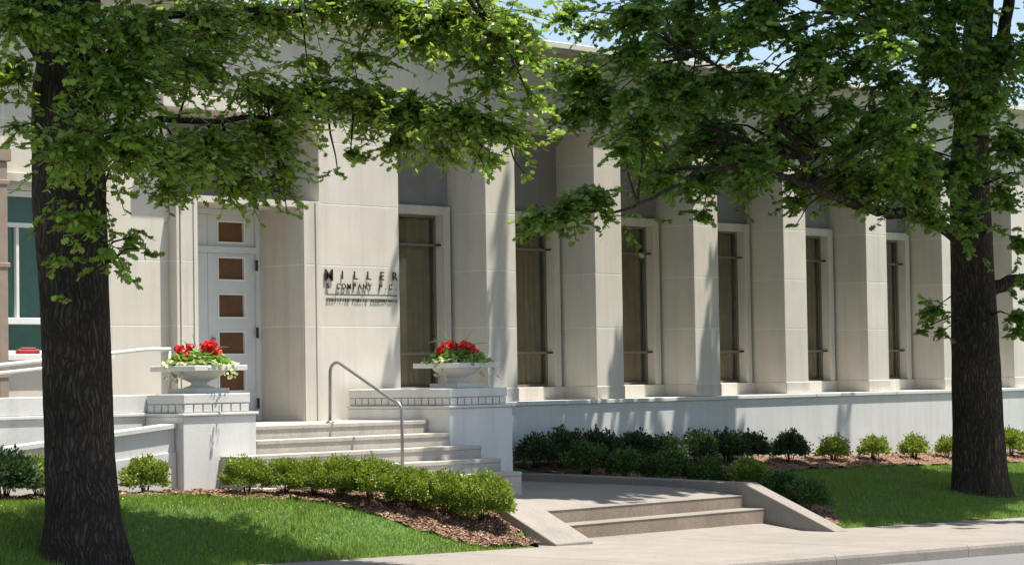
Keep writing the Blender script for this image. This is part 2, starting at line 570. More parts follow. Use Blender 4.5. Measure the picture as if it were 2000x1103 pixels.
def chips(name, inside, x0, x1, y0, y1, n, label):
    px = rng.uniform(x0, x1, n * 3); py = rng.uniform(y0, y1, n * 3)
    ok = [i for i in range(len(px)) if inside(px[i], py[i])][:n]
    P = np.array([(px[i], py[i], bedz(px[i], py[i]) + 0.008) for i in ok])
    k = len(P)
    tv = np.array([(-.5, -1, 0), (.5, -1, .1), (.5, 1, 0), (-.5, 1, .12), (0, 0, .35)], float)
    tf = np.array([(0, 1, 4), (1, 2, 4), (2, 3, 4), (3, 0, 4)])
    a = rng.uniform(0, 6.28, k)
    d = np.stack([np.cos(a), np.sin(a), rng.normal(0, .35, k)], 1)
    nr = unit(np.stack([rng.normal(0, .45, k), rng.normal(0, .45, k), np.ones(k)], 1))
    Xa, Ya, Za = axes_from(d, nr)
    V, Fc = instance_np(tv, tf, P, Xa, Ya, Za, rng.uniform(.006, .021, k))
    o = np_mesh(name, V, Fc, 'chip', None)
    return tag(o, label, 'mulch', kind='stuff')
chips('mulch_chips', inL, 13, 19, 16.75, 20.1, 26000, 'brown bark mulch chips under the bright green hedge')
chips('mulch_chips', inR, 23.2, 38, 16.9, 21.8, 12000, 'brown bark mulch chips along the pale base wall')

def grass(name, x0, x1, y0, y1, dens, avoid, label, hmin=.026, hmax=.055):
    n = int((x1 - x0) * (y1 - y0) * dens)
    px = rng.uniform(x0, x1, n); py = rng.uniform(y0, y1, n)
    keep = np.array([not avoid(a, b) for a, b in zip(px, py)])
    px, py = px[keep], py[keep]
    k = len(px)
    P = np.array([(a, b, ground(a, b) - .004) for a, b in zip(px, py)])
    tv = np.array([(-.5, 0, 0), (.5, 0, 0), (.12, .0, 1), (-.12, .0, 1), (0, .25, 1.45)], float)
    tf = np.array([(0, 1, 2), (0, 2, 3), (3, 2, 4)])
    a = rng.uniform(0, 6.28, k)
    Za = unit(np.stack([rng.normal(0, .38, k), rng.normal(0, .38, k), np.ones(k)], 1))
    Xa = unit(np.cross(np.stack([np.cos(a), np.sin(a), np.zeros(k)], 1), Za))
    Ya = np.cross(Za, Xa)
    h = rng.uniform(hmin, hmax, k) * (0.75 + 0.5 * (np.sin(px * 2.1 + np.cos(py * 3.3)) * .5 + .5))
    w = rng.uniform(.006, .011, k)
    V = (tv[None, :, 0:1] * Xa[:, None, :]) * w[:, None, None] + (tv[None, :, 1:2] * Ya[:, None, :] + tv[None, :, 2:3] * Za[:, None, :]) * h[:, None, None] + P[:, None, :]
    Fc = tf[None] + (np.arange(k) * 5)[:, None, None]
    o = np_mesh(name, V.reshape(-1, 3), Fc.reshape(-1, 3), 'grass')
    return tag(o, label, 'grass', kind='stuff')
grass('grass', 10.8, 18.2, 16.72, 19.9, 3300, lambda a, b: inL(a, b) or (a - 13) ** 2 + (b - 17.15) ** 2 < .14, 'short mown grass of the lawn in front of the hedge')
grass('grass', 23.6, 37, 16.72, 20.8, 1350, lambda a, b: inR(a, b) or (a - 29.75) ** 2 + (b - 18.45) ** 2 < .16, 'short mown grass of the shaded lawn under the right tree')

def clover(n, x0, x1, y0, y1, avoid, label):
    px = rng.uniform(x0, x1, n); py = rng.uniform(y0, y1, n)
    P = np.array([(a, b, ground(a, b) + .05) for a, b in zip(px, py) if not avoid(a, b)])
    k = len(P)
    tv = np.array([(1, 0, 0), (0, 1, 0), (-1, 0, 0), (0, -1, 0), (0, 0, 1), (0, 0, -1)], float)
    tf = np.array([(0, 1, 4), (1, 2, 4), (2, 3, 4), (3, 0, 4), (1, 0, 5), (2, 1, 5), (3, 2, 5), (0, 3, 5)])
    e = np.tile(np.eye(3), (k, 1, 1))
    V, Fc = instance_np(tv, tf, P, e[:, 0], e[:, 1], e[:, 2], rng.uniform(.004, .009, k))
    tag(np_mesh('clover_flowers', V, Fc, 'white_paint'), label, 'clover', kind='stuff')
clover(90, 12.5, 18.0, 16.8, 19.2, inL, 'small white clover flowers dotted over the left lawn')

def litter(n, label):
    px = np.concatenate([rng.uniform(13, 18.6, n), rng.uniform(23.5, 33, n), rng.uniform(14, 30, n // 2)])
    py = np.concatenate([16.74 - np.abs(rng.normal(0, .10, n)), 16.74 - np.abs(rng.normal(0, .12, n)), rng.uniform(13.95, 16.7, n // 2)])
    k = len(px)
    P = np.array([(a, b, side_slope(a) + .004) for a, b in zip(px, py)])
    tv = np.array([(-.5, -1, 0), (.5, -.8, .1), (.4, 1, 0), (-.5, .8, .15), (0, 0, .25)], float)
    tf = np.array([(0, 1, 4), (1, 2, 4), (2, 3, 4), (3, 0, 4)])
    a = rng.uniform(0, 6.28, k)
    Xa, Ya, Za = axes_from(np.stack([np.cos(a), np.sin(a), np.zeros(k)], 1), np.tile(np.array((0, 0, 1.0)), (k, 1)))
    V, Fc = instance_np(tv, tf, P, Xa, Ya, Za, rng.uniform(.004, .014, k))
    tag(np_mesh('leaf_litter', V, Fc, 'chip'), label, 'litter', kind='stuff')
litter(170, 'bits of bark and dry leaves along the back edge of the pavement')

# raised walk from the lower steps up to the entrance steps
def walkz(x, y):
    return float(np.interp(y, [17.62, 18.6, 22], [0.255, 0.345, 0.375]))
structure(grid_obj('walkway', [19.07, 19.6, 20.3, 21, 21.8, 22.5, 23.2], [17.66, 17.9, 18.4, 18.98, 20, 21.7], walkz, 'concrete'))
structure(grid_obj('landing', [16.92, 18, 19.06], [18.62, 18.98], walkz, 'concrete'))

za, zb = side_slope(18.5) - .006, side_slope(23.3) - .006
MB().add([(18.5, 16.742, za), (23.45, 16.742, zb), (23.45, 17.4, -.06), (18.5, 17.4, -.038), (18.5, 16.742, za - .2), (23.45, 16.742, zb - .2), (23.45, 17.4, -.3), (18.5, 17.4, -.3)], [(0, 1, 2, 3), (0, 4, 5, 1), (1, 5, 6, 2), (3, 7, 4, 0), (2, 6, 7, 3), (7, 6, 5, 4)]).build('paving_slab', 'concrete', pav)
t = empty('walk_steps', (21, 17.2, 0), 'two wide low concrete steps with brown risers at the pavement', 'steps')
def step_box(x0, x1, y0, y1, z0, z1, parent, mat_r, mat_t, nose=0.02, th=.045):
    s = MB().box(x0, x1, y0 + nose, y1, z0, z1 - th).build('step', mat_r, parent)
    MB().cbox(x0 + .002, x1 - .002, y0, y1 - .003, z1 - th, z1, .005).build('tread', mat_t, s)
    return s
step_box(19.38, 23.148, 17.3, 17.62, -.4, .113, t, 'aggregate', 'concrete', .006, .014)
step_box(19.38, 23.148, 17.62, 18.0, -.4, .262, t, 'aggregate', 'concrete', .006, .014)
def cheek(name, x0, x1, prof, label):
    m = MB()
    n = len(prof)
    m.prism_x(prof, x0, x1)
    o = m.build(name, 'concrete', None, (0.5 * (x0 + x1), prof[0][0], 0))
    bv = o.modifiers.new('bevel', 'BEVEL'); bv.width = .012; bv.segments = 2; bv.limit_method = 'ANGLE'
    return tag(o, label, 'kerb wall')
cheek('cheek_wall', 18.78, 19.375, [(16.76, -.4), (16.76, -.02), (17.62, .375), (18.98, .49), (18.98, -.4)], 'sloping concrete edging on the hedge side of the low steps')
cheek('cheek_wall', 23.15, 23.40, [(16.3, -.5), (16.3, -.13), (17.62, .405), (21.6, .475), (21.6, -.5)], 'long concrete edging sloping down on the dark shrub side of the low steps')

# ------------------------------------------------------------------ the building
B = empty('stone_building', (25, 22, 0), 'pale limestone building with tall square pilasters and deep narrow windows', 'building')
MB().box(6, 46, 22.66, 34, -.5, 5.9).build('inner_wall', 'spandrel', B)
MB().box(6, 46, 22.3, 34, 5.905, 6.02).build('roof', 'roofing', B)

GAP = 0.004
def solid_block(parent, x0, x1, y0, y1, z0, z1, mat='limestone'):
    return MB().cbox(x0, x1, y0, y1, z0 + GAP, z1 - GAP, .005).build('stone_block', mat, parent)
COURSES = [1.57, 2.38, 3.13, 3.89, 4.65, 5.09]
def pilaster(x0, x1):
    p = MB().box(x0 + .0015, x1 - .0015, 21.8015, 22.64, 1.4, 5.09).build('pilaster', 'mortar', B)
    for a, b in zip(COURSES[:-1], COURSES[1:]):
        solid_block(p, x0, x1, 21.8, 22.63, a, b)
    MB().cbox(x0 - .012, x1 + .012, 21.786, 22.63, 1.392, 1.57, .006).build('plinth', 'trim', p)
PX = [(23.14 + 2.205 * k, 23.14 + 2.205 * k + .575) for k in range(10)]
for a, b in PX:
    pilaster(a, b)

# pier that carries the sign
pier = MB().box(20.1515, 21.5185, 21.8015, 22.64, 1.1, 5.09).build('pier', 'mortar', B)
for a, b in zip([1.12] + COURSES[1:-1], COURSES[1:]):
    solid_block(pier, 20.15, 21.52, 21.8, 22.63, a, b)

# base wall with coping
bw = MB().box(21.58, 46, 21.722, 22.64, -.7, 1.33).build('base_wall', 'base_stone', B)
x = 21.58
for k in range(12):
    MB().cbox(x + .002, x + 2.2 - .002, 21.69, 22.63, 1.333, 1.389, .007).build('coping_stone', 'base_stone', bw)
    x += 2.2

# windows between the pilasters
def folded_curtain(x0, x1, z0, z1, y, amp=.022, pitch=.11):
    m = MB()
    xs = arange(x0, x1, .0275)
    vs = [(xx, y + amp * math.sin(2 * math.pi * xx / pitch) + .008 * math.sin(xx * 23), z) for z in (z0, z1) for xx in xs]
    n = len(xs)
    return m.add(vs, [(i, i + 1, n + i + 1, n + i) for i in range(n - 1)], True)
def bay(xa, xb, first=False):
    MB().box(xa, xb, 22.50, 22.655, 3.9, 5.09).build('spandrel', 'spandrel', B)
    MB().cbox(xa + .002, xb - .002, 22.37, 22.655, 1.392, 1.572, .006).build('sill', 'trim', B)
    x0, x1 = xa + .075, xb - .075
    w = .125
    m = MB()
    m.cbox(x0, x0 + w, 22.385, 22.62, 1.574, 4.0, .006)
    m.cbox(x1 - w, x1, 22.385, 22.62, 1.574, 4.0, .006)
    m.cbox(x0 + w, x1 - w, 22.385, 22.62, 3.885, 4.0, .006)
    win = m.build('window', 'trim', B)
    g0, g1 = x0 + w + .002, x1 - w - .002
    mm = MB().box(g0, g0 + .035, 22.535, 22.575, 1.574, 3.885).box(g1 - .035, g1, 22.535, 22.575, 1.574, 3.885).box(g0 + .035, g1 - .035, 22.535, 22.575, 1.574, 1.61).box(g0 + .035, g1 - .035, 22.535, 22.575, 3.85, 3.885)
    mm.build('sash', 'window_metal', win)
    for z in (2.03, 3.47):
        MB().cbox(g0 + .0355, g1 - .0355, 22.518, 22.572, z, z + .035, .004).build('glazing_bar', 'window_metal', win)
        MB().cbox(g1 - .03, g1 + .06, 22.44, 22.515, z + .005, z + .03, .004).build('hook', 'bronze', win)
    for a, b in ((1.611, 2.029), (2.066, 3.469), (3.506, 3.849)):
        MB().box(g0 + .0355, g1 - .0355, 22.553, 22.557, a, b).build('pane', 'glass', win)
    c0 = g0 + (.30 if first else .03)
    folded_curtain(c0, g1 - .04, 1.63, 3.84, 22.615).build('curtain', 'curtain', win, fix=False)
bay(21.52, PX[0][0], True)
for (a, b), (c, d) in zip(PX[:-1], PX[1:]):
    bay(b, c)

# frieze and coping along the top
fr = MB().box(6, 46, 21.7815, 22.64, 5.092, 6.12).build('frieze', 'mortar', B)
x = 6.0
while x < 45.9:
    MB().cbox(x + GAP, min(46, x + 2.2) - GAP, 21.78, 21.9, 5.094, 6.118, .005).build('stone_block', 'limestone', fr)
    x += 2.2
cp = MB().box(6, 46, 21.54, 22.9, 6.122, 6.15).build('roof_edge', 'trim', B)
MB().cbox(6, 46, 21.50, 22.9, 6.152, 6.235, .008).build('coping', 'coping', cp)

# left wing wall with its window
LW0, LW1 = 15.56, 16.92
lw = MB()
lw.box(6, LW0, 21.9015, 22.64, -.3, 5.092)
lw.box(LW1, 17.85, 21.9015, 22.64, -.3, 5.092)
lw.box(LW0, LW1, 21.9015, 22.64, -.3, 2.06)
lw.box(LW0, LW1, 21.9015, 22.64, 3.87, 5.092)
lw = lw.build('wing_wall', 'mortar', B)
LC = [-.3, .85, 1.57, 2.38, 3.13, 3.89, 4.65, 5.092]
for a, b in zip(LC[:-1], LC[1:]):
    for x0, x1 in [(6 + 1.592 * k, 6 + 1.592 * (k + 1)) for k in range(6)] + [(LW0, LW1), (LW1, 17.85)]:
        za, zb = a, b
        if x0 == LW0:
            if za < 2.06 < zb: zb = 2.06
            elif za < 3.87 and zb > 2.06 and zb < 3.88: continue
            elif za < 3.87 < zb: za = 3.87
        MB().cbox(x0 + GAP, x1 - GAP, 21.9, 21.96, za + GAP, zb - GAP, .005).build('stone_block', 'limestone', lw)
win = MB()
win.cbox(LW0 + .01, LW0 + .07, 21.99, 22.1, 2.065, 3.865, .005).cbox(LW1 - .07, LW1 - .01, 21.99, 22.1, 2.065, 3.865, .005)
win.cbox(LW0 + .07, LW1 - .07, 21.99, 22.1, 3.8, 3.865, .005).cbox(LW0 + .07, LW1 - .07, 21.97, 22.1, 2.39, 2.46, .005).cbox(LW0 + .07, LW1 - .07, 21.99, 22.1, 2.065, 2.1, .005)
win = win.build('window', 'white_paint', B)
MB().cbox(LW0 + .0705, LW1 - .0705, 22.0, 22.09, 3.46, 3.51, .004).build('glazing_bar', 'white_paint', win)
for xx in (15.79, 16.36):
    MB().cbox(xx, xx + .04, 22.003, 22.087, 2.461, 3.459, .004).build('mullion', 'white_paint', win)
for a, b in ((2.461, 3.459), (3.511, 3.799)):
    MB().box(LW0 + .071, LW1 - .071, 22.045, 22.049, a, b).build('pane', 'glass_teal', win)
MB().box(LW0 + .071, LW1 - .071, 22.045, 22.049, 2.101, 2.389).build('pane', 'glass_teal', win)
MB().box(LW0 + .012, LW1 - .012, 22.3, 22.32, 2.07, 3.86).build('blind', 'room', win)
MB().cbox(LW0 - .08, LW1 + .08, 21.82, 21.897, 1.99, 2.058, .006).build('window_sill', 'coping', B)
MB().cbox(LW0 - .3, LW1 + .06, 21.84, 21.897, 3.95, 4.05, .006).build('window_lintel', 'trim', B)

# entrance portal
def jamb(x0, x1):
    j = MB().box(x0 + .0015, x1 - .0015, 21.7515, 22.64, 1.223, 3.905).build('portal_jamb', 'mortar', B)
    for a, b in zip([1.224, 2.38, 3.13], [2.38, 3.13, 3.908]):
        solid_block(j, x0, x1, 21.75, 22.63, a, b, 'trim')
    return j
jl = jamb(17.852, 18.17)
MB().cbox(17.90, 17.925, 21.733, 21.7485, 1.226, 3.9, .004).build('moulding', 'trim', jl)
MB().cbox(18.10, 18.16, 21.737, 21.7485, 1.226, 3.9, .004).build('moulding', 'trim', jl)
jr = jamb(19.82, 20.11)
MB().cbox(19.83, 19.86, 21.735, 21.7485, 1.226, 3.9, .004).build('moulding', 'trim', jr)
MB().cbox(20.03, 20.055, 21.735, 21.7485, 1.226, 3.9, .004).build('moulding', 'trim', jr)
MB().cbox(20.111, 20.148, 21.775, 22.5, 1.226, 3.9, .004).build('moulding', 'trim', jr)
MB().box(18.171, 19.819, 21.76, 22.64, 3.83, 3.905).build('portal_head', 'trim', B)
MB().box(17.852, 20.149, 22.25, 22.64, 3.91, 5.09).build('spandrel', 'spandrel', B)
MB().cbox(17.55, 20.146, 21.6, 22.6, 4.89, 5.05, .01).build('door_hood', 'trim', B)

# double door with square brown panels
D = MB()
yd0, yd1 = 22.56, 22.63
D.cbox(18.172, 18.24, yd0 - .04, yd1, 1.226, 3.828, .004).cbox(19.75, 19.818, yd0 - .04, yd1, 1.226, 3.828, .004)
D.cbox(18.24, 19.75, yd0 - .04, yd1, 3.76, 3.828, .004).cbox(18.24, 19.75, yd0 - .04, yd1, 3.29, 3.37, .004)
door = D.build('door', 'door_paint', B)
def leaf(x0, x1, z0, z1, pans, name):
    px0, px1 = (x0 + x1) / 2 - .225, (x0 + x1) / 2 + .225
    m = MB()
    m.box(x0, px0, yd0, yd1, z0, z1).box(px1, x1, yd0, yd1, z0, z1)
    zz = z0
    for a, b in pans:
        m.box(px0, px1, yd0, yd1, zz, a)
        zz = b
    m.box(px0, px1, yd0, yd1, zz, z1)
    o = m.build(name, 'door_paint', door)
    for a, b in pans:
        MB().cbox(px0 + .001, px1 - .001, yd0 + .03, yd1 - .01, a + .001, b - .001, .004).build('panel', 'brown_panel', door)
        MB().box(px0 + .001, px0 + .02, yd0 - .008, yd0 + .03, a + .001, b - .001).box(px1 - .02, px1 - .001, yd0 - .008, yd0 + .03, a + .001, b - .001).box(px0 + .02, px1 - .02, yd0 - .008, yd0 + .03, a + .001, a + .02).box(px0 + .02, px1 - .02, yd0 - .008, yd0 + .03, b - .02, b - .001).build('panel_bead', 'white_paint', door)
PANS = [(1.59, 1.88), (2.04, 2.34), (2.49, 2.80), (2.95, 3.25)]
for x0, x1 in ((18.243, 18.992), (18.998, 19.747)):
    leaf(x0, x1, 1.24, 3.287, PANS, 'door_leaf')
    leaf(x0, x1, 3.372, 3.757, [(3.41, 3.69)], 'transom')
for z in (1.38, 2.25, 3.08):
    MB().cbox(19.725, 19.765, yd0 - .055, yd0 - .041, z, z + .13, .003).build('hinge', 'bronze', door)
MB().lathe(19.06, yd0 - .03, [(.0, 2.21), (.022, 2.215), (.028, 2.235), (.022, 2.255), (.0, 2.26)], 14).build('door_handle', 'pipe', door)

# downspout on the wing wall
dn = empty('downspout', (15.44, 21.8, .4), 'brown downspout pipe on the wall beside the teal window', 'pipe')
MB().cbox(15.37, 15.5, 21.74, 21.86, .4, 4.15, .012).build('pipe', 'downspout', dn)
for z in (1.8, 3.0, 3.9):
    MB().cbox(15.35, 15.52, 21.73, 21.895, z, z + .05, .005).build('bracket', 'downspout', dn)
MB().cbox(15.33, 15.54, 21.72, 21.88, 4.151, 4.3, .01).build('hopper', 'downspout', dn)

# wall sign
def letter_mesh(ch, size, extrude):
    cu = bpy.data.curves.new('letter', 'FONT')
    cu.body = ch
    cu.size = size
    cu.extrude = extrude
    cu.offset = size * 0.010
    ob = bpy.data.objects.new('letter', cu)
    COL.objects.link(ob)
    dg = bpy.context.evaluated_depsgraph_get()
    me = bpy.data.meshes.new_from_object(ob.evaluated_get(dg))
    bpy.data.objects.remove(ob)
    me.materials.clear()
    me.materials.append(MAT['bronze'])
    return me
sign = empty('wall_sign', (20.86, 21.78, 2.6), 'dark metal raised letters and a rule on the pier beside the door', 'sign')
LM = {}
def letters(txt, x0, x1, zb, cap, yface, ext, first=None, skew=0.0):
    n = len(txt)
    for i, ch in enumerate(txt):
        if ch == ' ':
            continue
        h = first if (first and i == 0) else cap
        size = h / 0.70
        k = (ch, round(size, 4))
        if k not in LM:
            LM[k] = letter_mesh(ch, size, ext)
        me = LM[k]
        w = max(v.co.x for v in me.vertices) + min(v.co.x for v in me.vertices)
        o = bpy.data.objects.new('letter', me)
        COL.objects.link(o)
        o.parent = sign
        cx = x0 + (x1 - x0) * (i / (n - 1))
        z = zb - (h - cap) * .6
        o.location = Vector((cx - w / 2, yface, z)) - Vector((20.86, 21.78, 2.6))
        o.rotation_euler = (R(90), 0, 0)
letters('MILLER', 20.285, 21.43, 2.965, .105, 21.784, .005, .145)
letters('& COMPANY P.C.', 20.265, 21.44, 2.845, .066, 21.786, .004)
letters('CERTIFIED PUBLIC ACCOUNTANTS', 20.265, 21.45, 2.685, .036, 21.79, .003)
MB().cbox(20.25, 21.46, 21.782, 21.789, 2.765, 2.779, .002).build('rule', 'bronze', sign)
for xx in (20.4, 20.86, 21.3):
    MB().box(xx, xx + .012, 21.7895, 21.7985, 2.768, 2.776).build('stud', 'bronze', sign)

# ------------------------------------------------------------------ entrance steps, pedestals, ramp
st = empty('entrance_steps', (18.97, 19.9, .45), 'broad pale concrete steps rising between the two planters to the door', 'steps')
SY = [20.28, 19.925, 19.64, 19.32, 19.0]
SZ = [1.222, 1.072, .922, .772, .622]
ends = [(17.453, 20.477), (17.453, 20.477), (16.92, 20.72), (16.92, 20.72), (16.92, 20.72)]
backs = [22.55, 20.28, 19.925, 19.64, 19.32]
for (xa, xb), y0, y1, z in zip(ends, SY, backs, SZ):
    step_box(xa, xb, y0, y1, .1, z, st, 'step', 'step', .012)
MB().box(16.70, 16.915, 19.02, 19.3, .2, .56).build('brick_end', 'brick', st)
MB().cbox(16.69, 16.918, 19.0, 19.3, .562, .60, .005).build('end_cap', 'step', st)

hr = empty('stair_handrail', (19.03, 19.27, .62), 'grey bent pipe handrail in the middle of the entrance steps', 'handrail')
pts = [(19.03, 20.45, 1.222), (19.03, 20.44, 1.78)]
for k in range(1, 7):
    a = k / 6 * R(116)
    pts.append((19.03, 20.44 - .12 * (1 - math.cos(a)), 1.80 + .12 * math.sin(a)))
pts += [(19.03, 19.40, 1.475)]
for k in range(1, 5):
    a = k / 4
    pts.append((19.03, 19.40 - .13 * math.sin(a * 1.2) / .932 , 1.475 - .10 * a * a))
pts += [(19.03, 19.268, .625)]
MB().tube(pts, .0185, 12).build('rail', 'pipe', hr)
for y, z in ((20.45, 1.222), (19.268, .622)):
    MB().lathe(19.03, y, [(.05, z), (.05, z + .012), (.024, z + .03)], 16).build('base_flange', 'pipe', hr)

DENT = None
def pedestal(name, x0, x1, y0, y1, label, side_y1, zb=.15):
    p = empty(name, ((x0 + x1) / 2, (y0 + y1) / 2, zb), label, 'pedestal', 'stone pedestals at the steps')
    MB().cbox(x0, x1, y0, y1, zb, 1.36, .008).build('body', 'base_stone', p)
    MB().cbox(x0 - .022, x1 + .022, y0 - .022, y1, 1.362, 1.392, .006).build('ledge', 'base_stone', p)
    cx0, cx1, cy0 = x0 + .018, x1 - .075, y0 + .01
    cap = MB().box(cx0 + .02, cx1 - .02, cy0 + .02, y1, 1.394, 1.49).build('cap_core', 'trim', p)
    MB().cbox(cx0, cx1, cy0, y1, 1.492, 1.597, .008).build('cap', 'base_stone', p)
    me = None
    def dent(xa, xb, ya, yb):
        MB().cbox(xa, xb, ya, yb, 1.402, 1.484, .005).build('dentil', 'base_stone', cap)
    n = max(1, int((cx1 - cx0 - .03) / .1135))
    w = (cx1 - cx0 - .02) / n
    for k in range(n):
        dent(cx0 + .01 + k * w + .007, cx0 + .01 + (k + 1) * w - .007, cy0 + .003, cy0 + .0195)
    n = int((y1 - cy0 - .02) / .1135)
    w = (y1 - cy0 - .022) / n
    for k in range(n):
        dent(cx0 + .003, cx0 + .0195, cy0 + .022 + k * w + .007, cy0 + .022 + (k + 1) * w - .007)
    return p
pedestal('stone_pedestal', 16.42, 17.45, 19.93, 20.56, 'white stone pedestal left of the steps, in front of the ramp', 20.56)
pedestal('stone_pedestal', 20.48, 21.575, 19.93, 21.685, 'long white stone pedestal right of the steps, running back to the wall', 21.7)

rp = empty('entrance_ramp', (14.4, 20.4, .3), 'white stone access ramp running left from the left pedestal', 'ramp')
MB().box(6, 17.449, 20.78, 21.85, -.2, 1.20).build('floor', 'concrete', rp)
MB().box(6, 16.9, 20.565, 20.775, -.2, 1.36).build('parapet', 'base_stone', rp)
MB().cbox(6, 16.9, 20.545, 20.79, 1.363, 1.40, .006).build('ledge', 'base_stone', rp)
MB().cbox(6, 16.9, 20.57, 20.77, 1.403, 1.595, .008).build('parapet_cap', 'base_stone', rp)
def slope_y(name, xa, xb, y0, y1, za, zb, ha, mat):
    m = MB()
    m.prism_y([(xa, za - ha), (xb, zb - ha), (xb, zb), (xa, za)], y0, y1)
    return m.build(name, mat, rp)
slope_y('ramp_wall', 8, 16.41, 20.06, 20.2, .52, 1.235, 1.4, 'base_stone')
slope_y('ramp_coping', 8, 16.41, 20.02, 20.24, .565, 1.285, .045, 'base_stone')
slope_y('ramp_plinth', 8, 16.41, 20.035, 20.06, .27, .985, 1.2, 'base_stone')
slope_y('ramp_surface', 8, 16.41, 20.24, 20.56, .35, 1.05, .8, 'concrete')
rh = empty('ramp_handrail', (15.4, 20.67, 1.6), 'pale double pipe handrail along the ramp parapet', 'handrail')
top = [(9.5, 20.67, 1.5), (14.57, 20.67, 1.925), (16.05, 20.67, 2.045), (16.5, 20.67, 2.082), (16.6, 20.67, 2.086), (16.86, 20.67, 2.086)]
MB().tube(top, .022, 10).build('rail', 'white_paint', rh)
low = [(9.5, 20.67, 1.43), (14.57, 20.67, 1.845), (15.55, 20.67, 1.925)]
MB().tube(low, .018, 10).build('lower_rail', 'white_paint', rh)
for xx, zz in ((15.52, 2.0), (13.4, 1.82), (11.3, 1.65), (16.85, 2.08)):
    MB().tube([(xx, 20.67, 1.596), (xx, 20.67, zz)], .018, 10).build('post', 'white_paint', rh)

# ------------------------------------------------------------------ planters on the pedestals
CAMR = Vector((math.sin(YAW), -math.cos(YAW), 0))
def planter(cx, cy, z, label):
    p = empty('stone_planter', (cx, cy, z), label, 'planter', 'square stone planters on the pedestals')
    h = .375
    MB().cbox(cx - .235, cx + .235, cy - .235, cy + .235, z + .002, z + .058, .006).build('foot', 'base_stone', p)
    MB().lathe(cx, cy, [(.17, z + .058), (.16, z + .07), (.11, z + .082), (.085, z + .10), (.09, z + .118), (.14, z + .14), (.21, z + .17), (.265, z + .205), (.30, z + .243), (.31, z + .256)], 40).build('bowl', 'base_stone', p)
    r = MB()
    z0, z1, i = z + .243, z + .302, .30
    r.cbox(cx - h, cx + h, cy - h, cy - i, z0, z1, .006).cbox(cx - h, cx + h, cy + i, cy + h, z0, z1, .006)
    r.cbox(cx - h, cx - i, cy - i, cy + i, z0, z1, .006).cbox(cx + i, cx + h, cy - i, cy + i, z0, z1, .006)
    r.build('rim', 'base_stone', p)
    MB().box(cx - i, cx + i, cy - i, cy + i, z + .257, z + .275).build('soil', 'soil', p)
    return p
def round_leaf(n=7):
    v = [(0, 0, 0)] + [(math.sin(2 * math.pi * k / n) * .5, .5 - math.cos(2 * math.pi * k / n) * .5, .06 + .05 * math.cos(2 * k)) for k in range(n)]
    v[0] = (0, .45, -.03)
    return np.array(v), np.array([(0, 1 + k, 1 + (k + 1) % n) for k in range(n)])
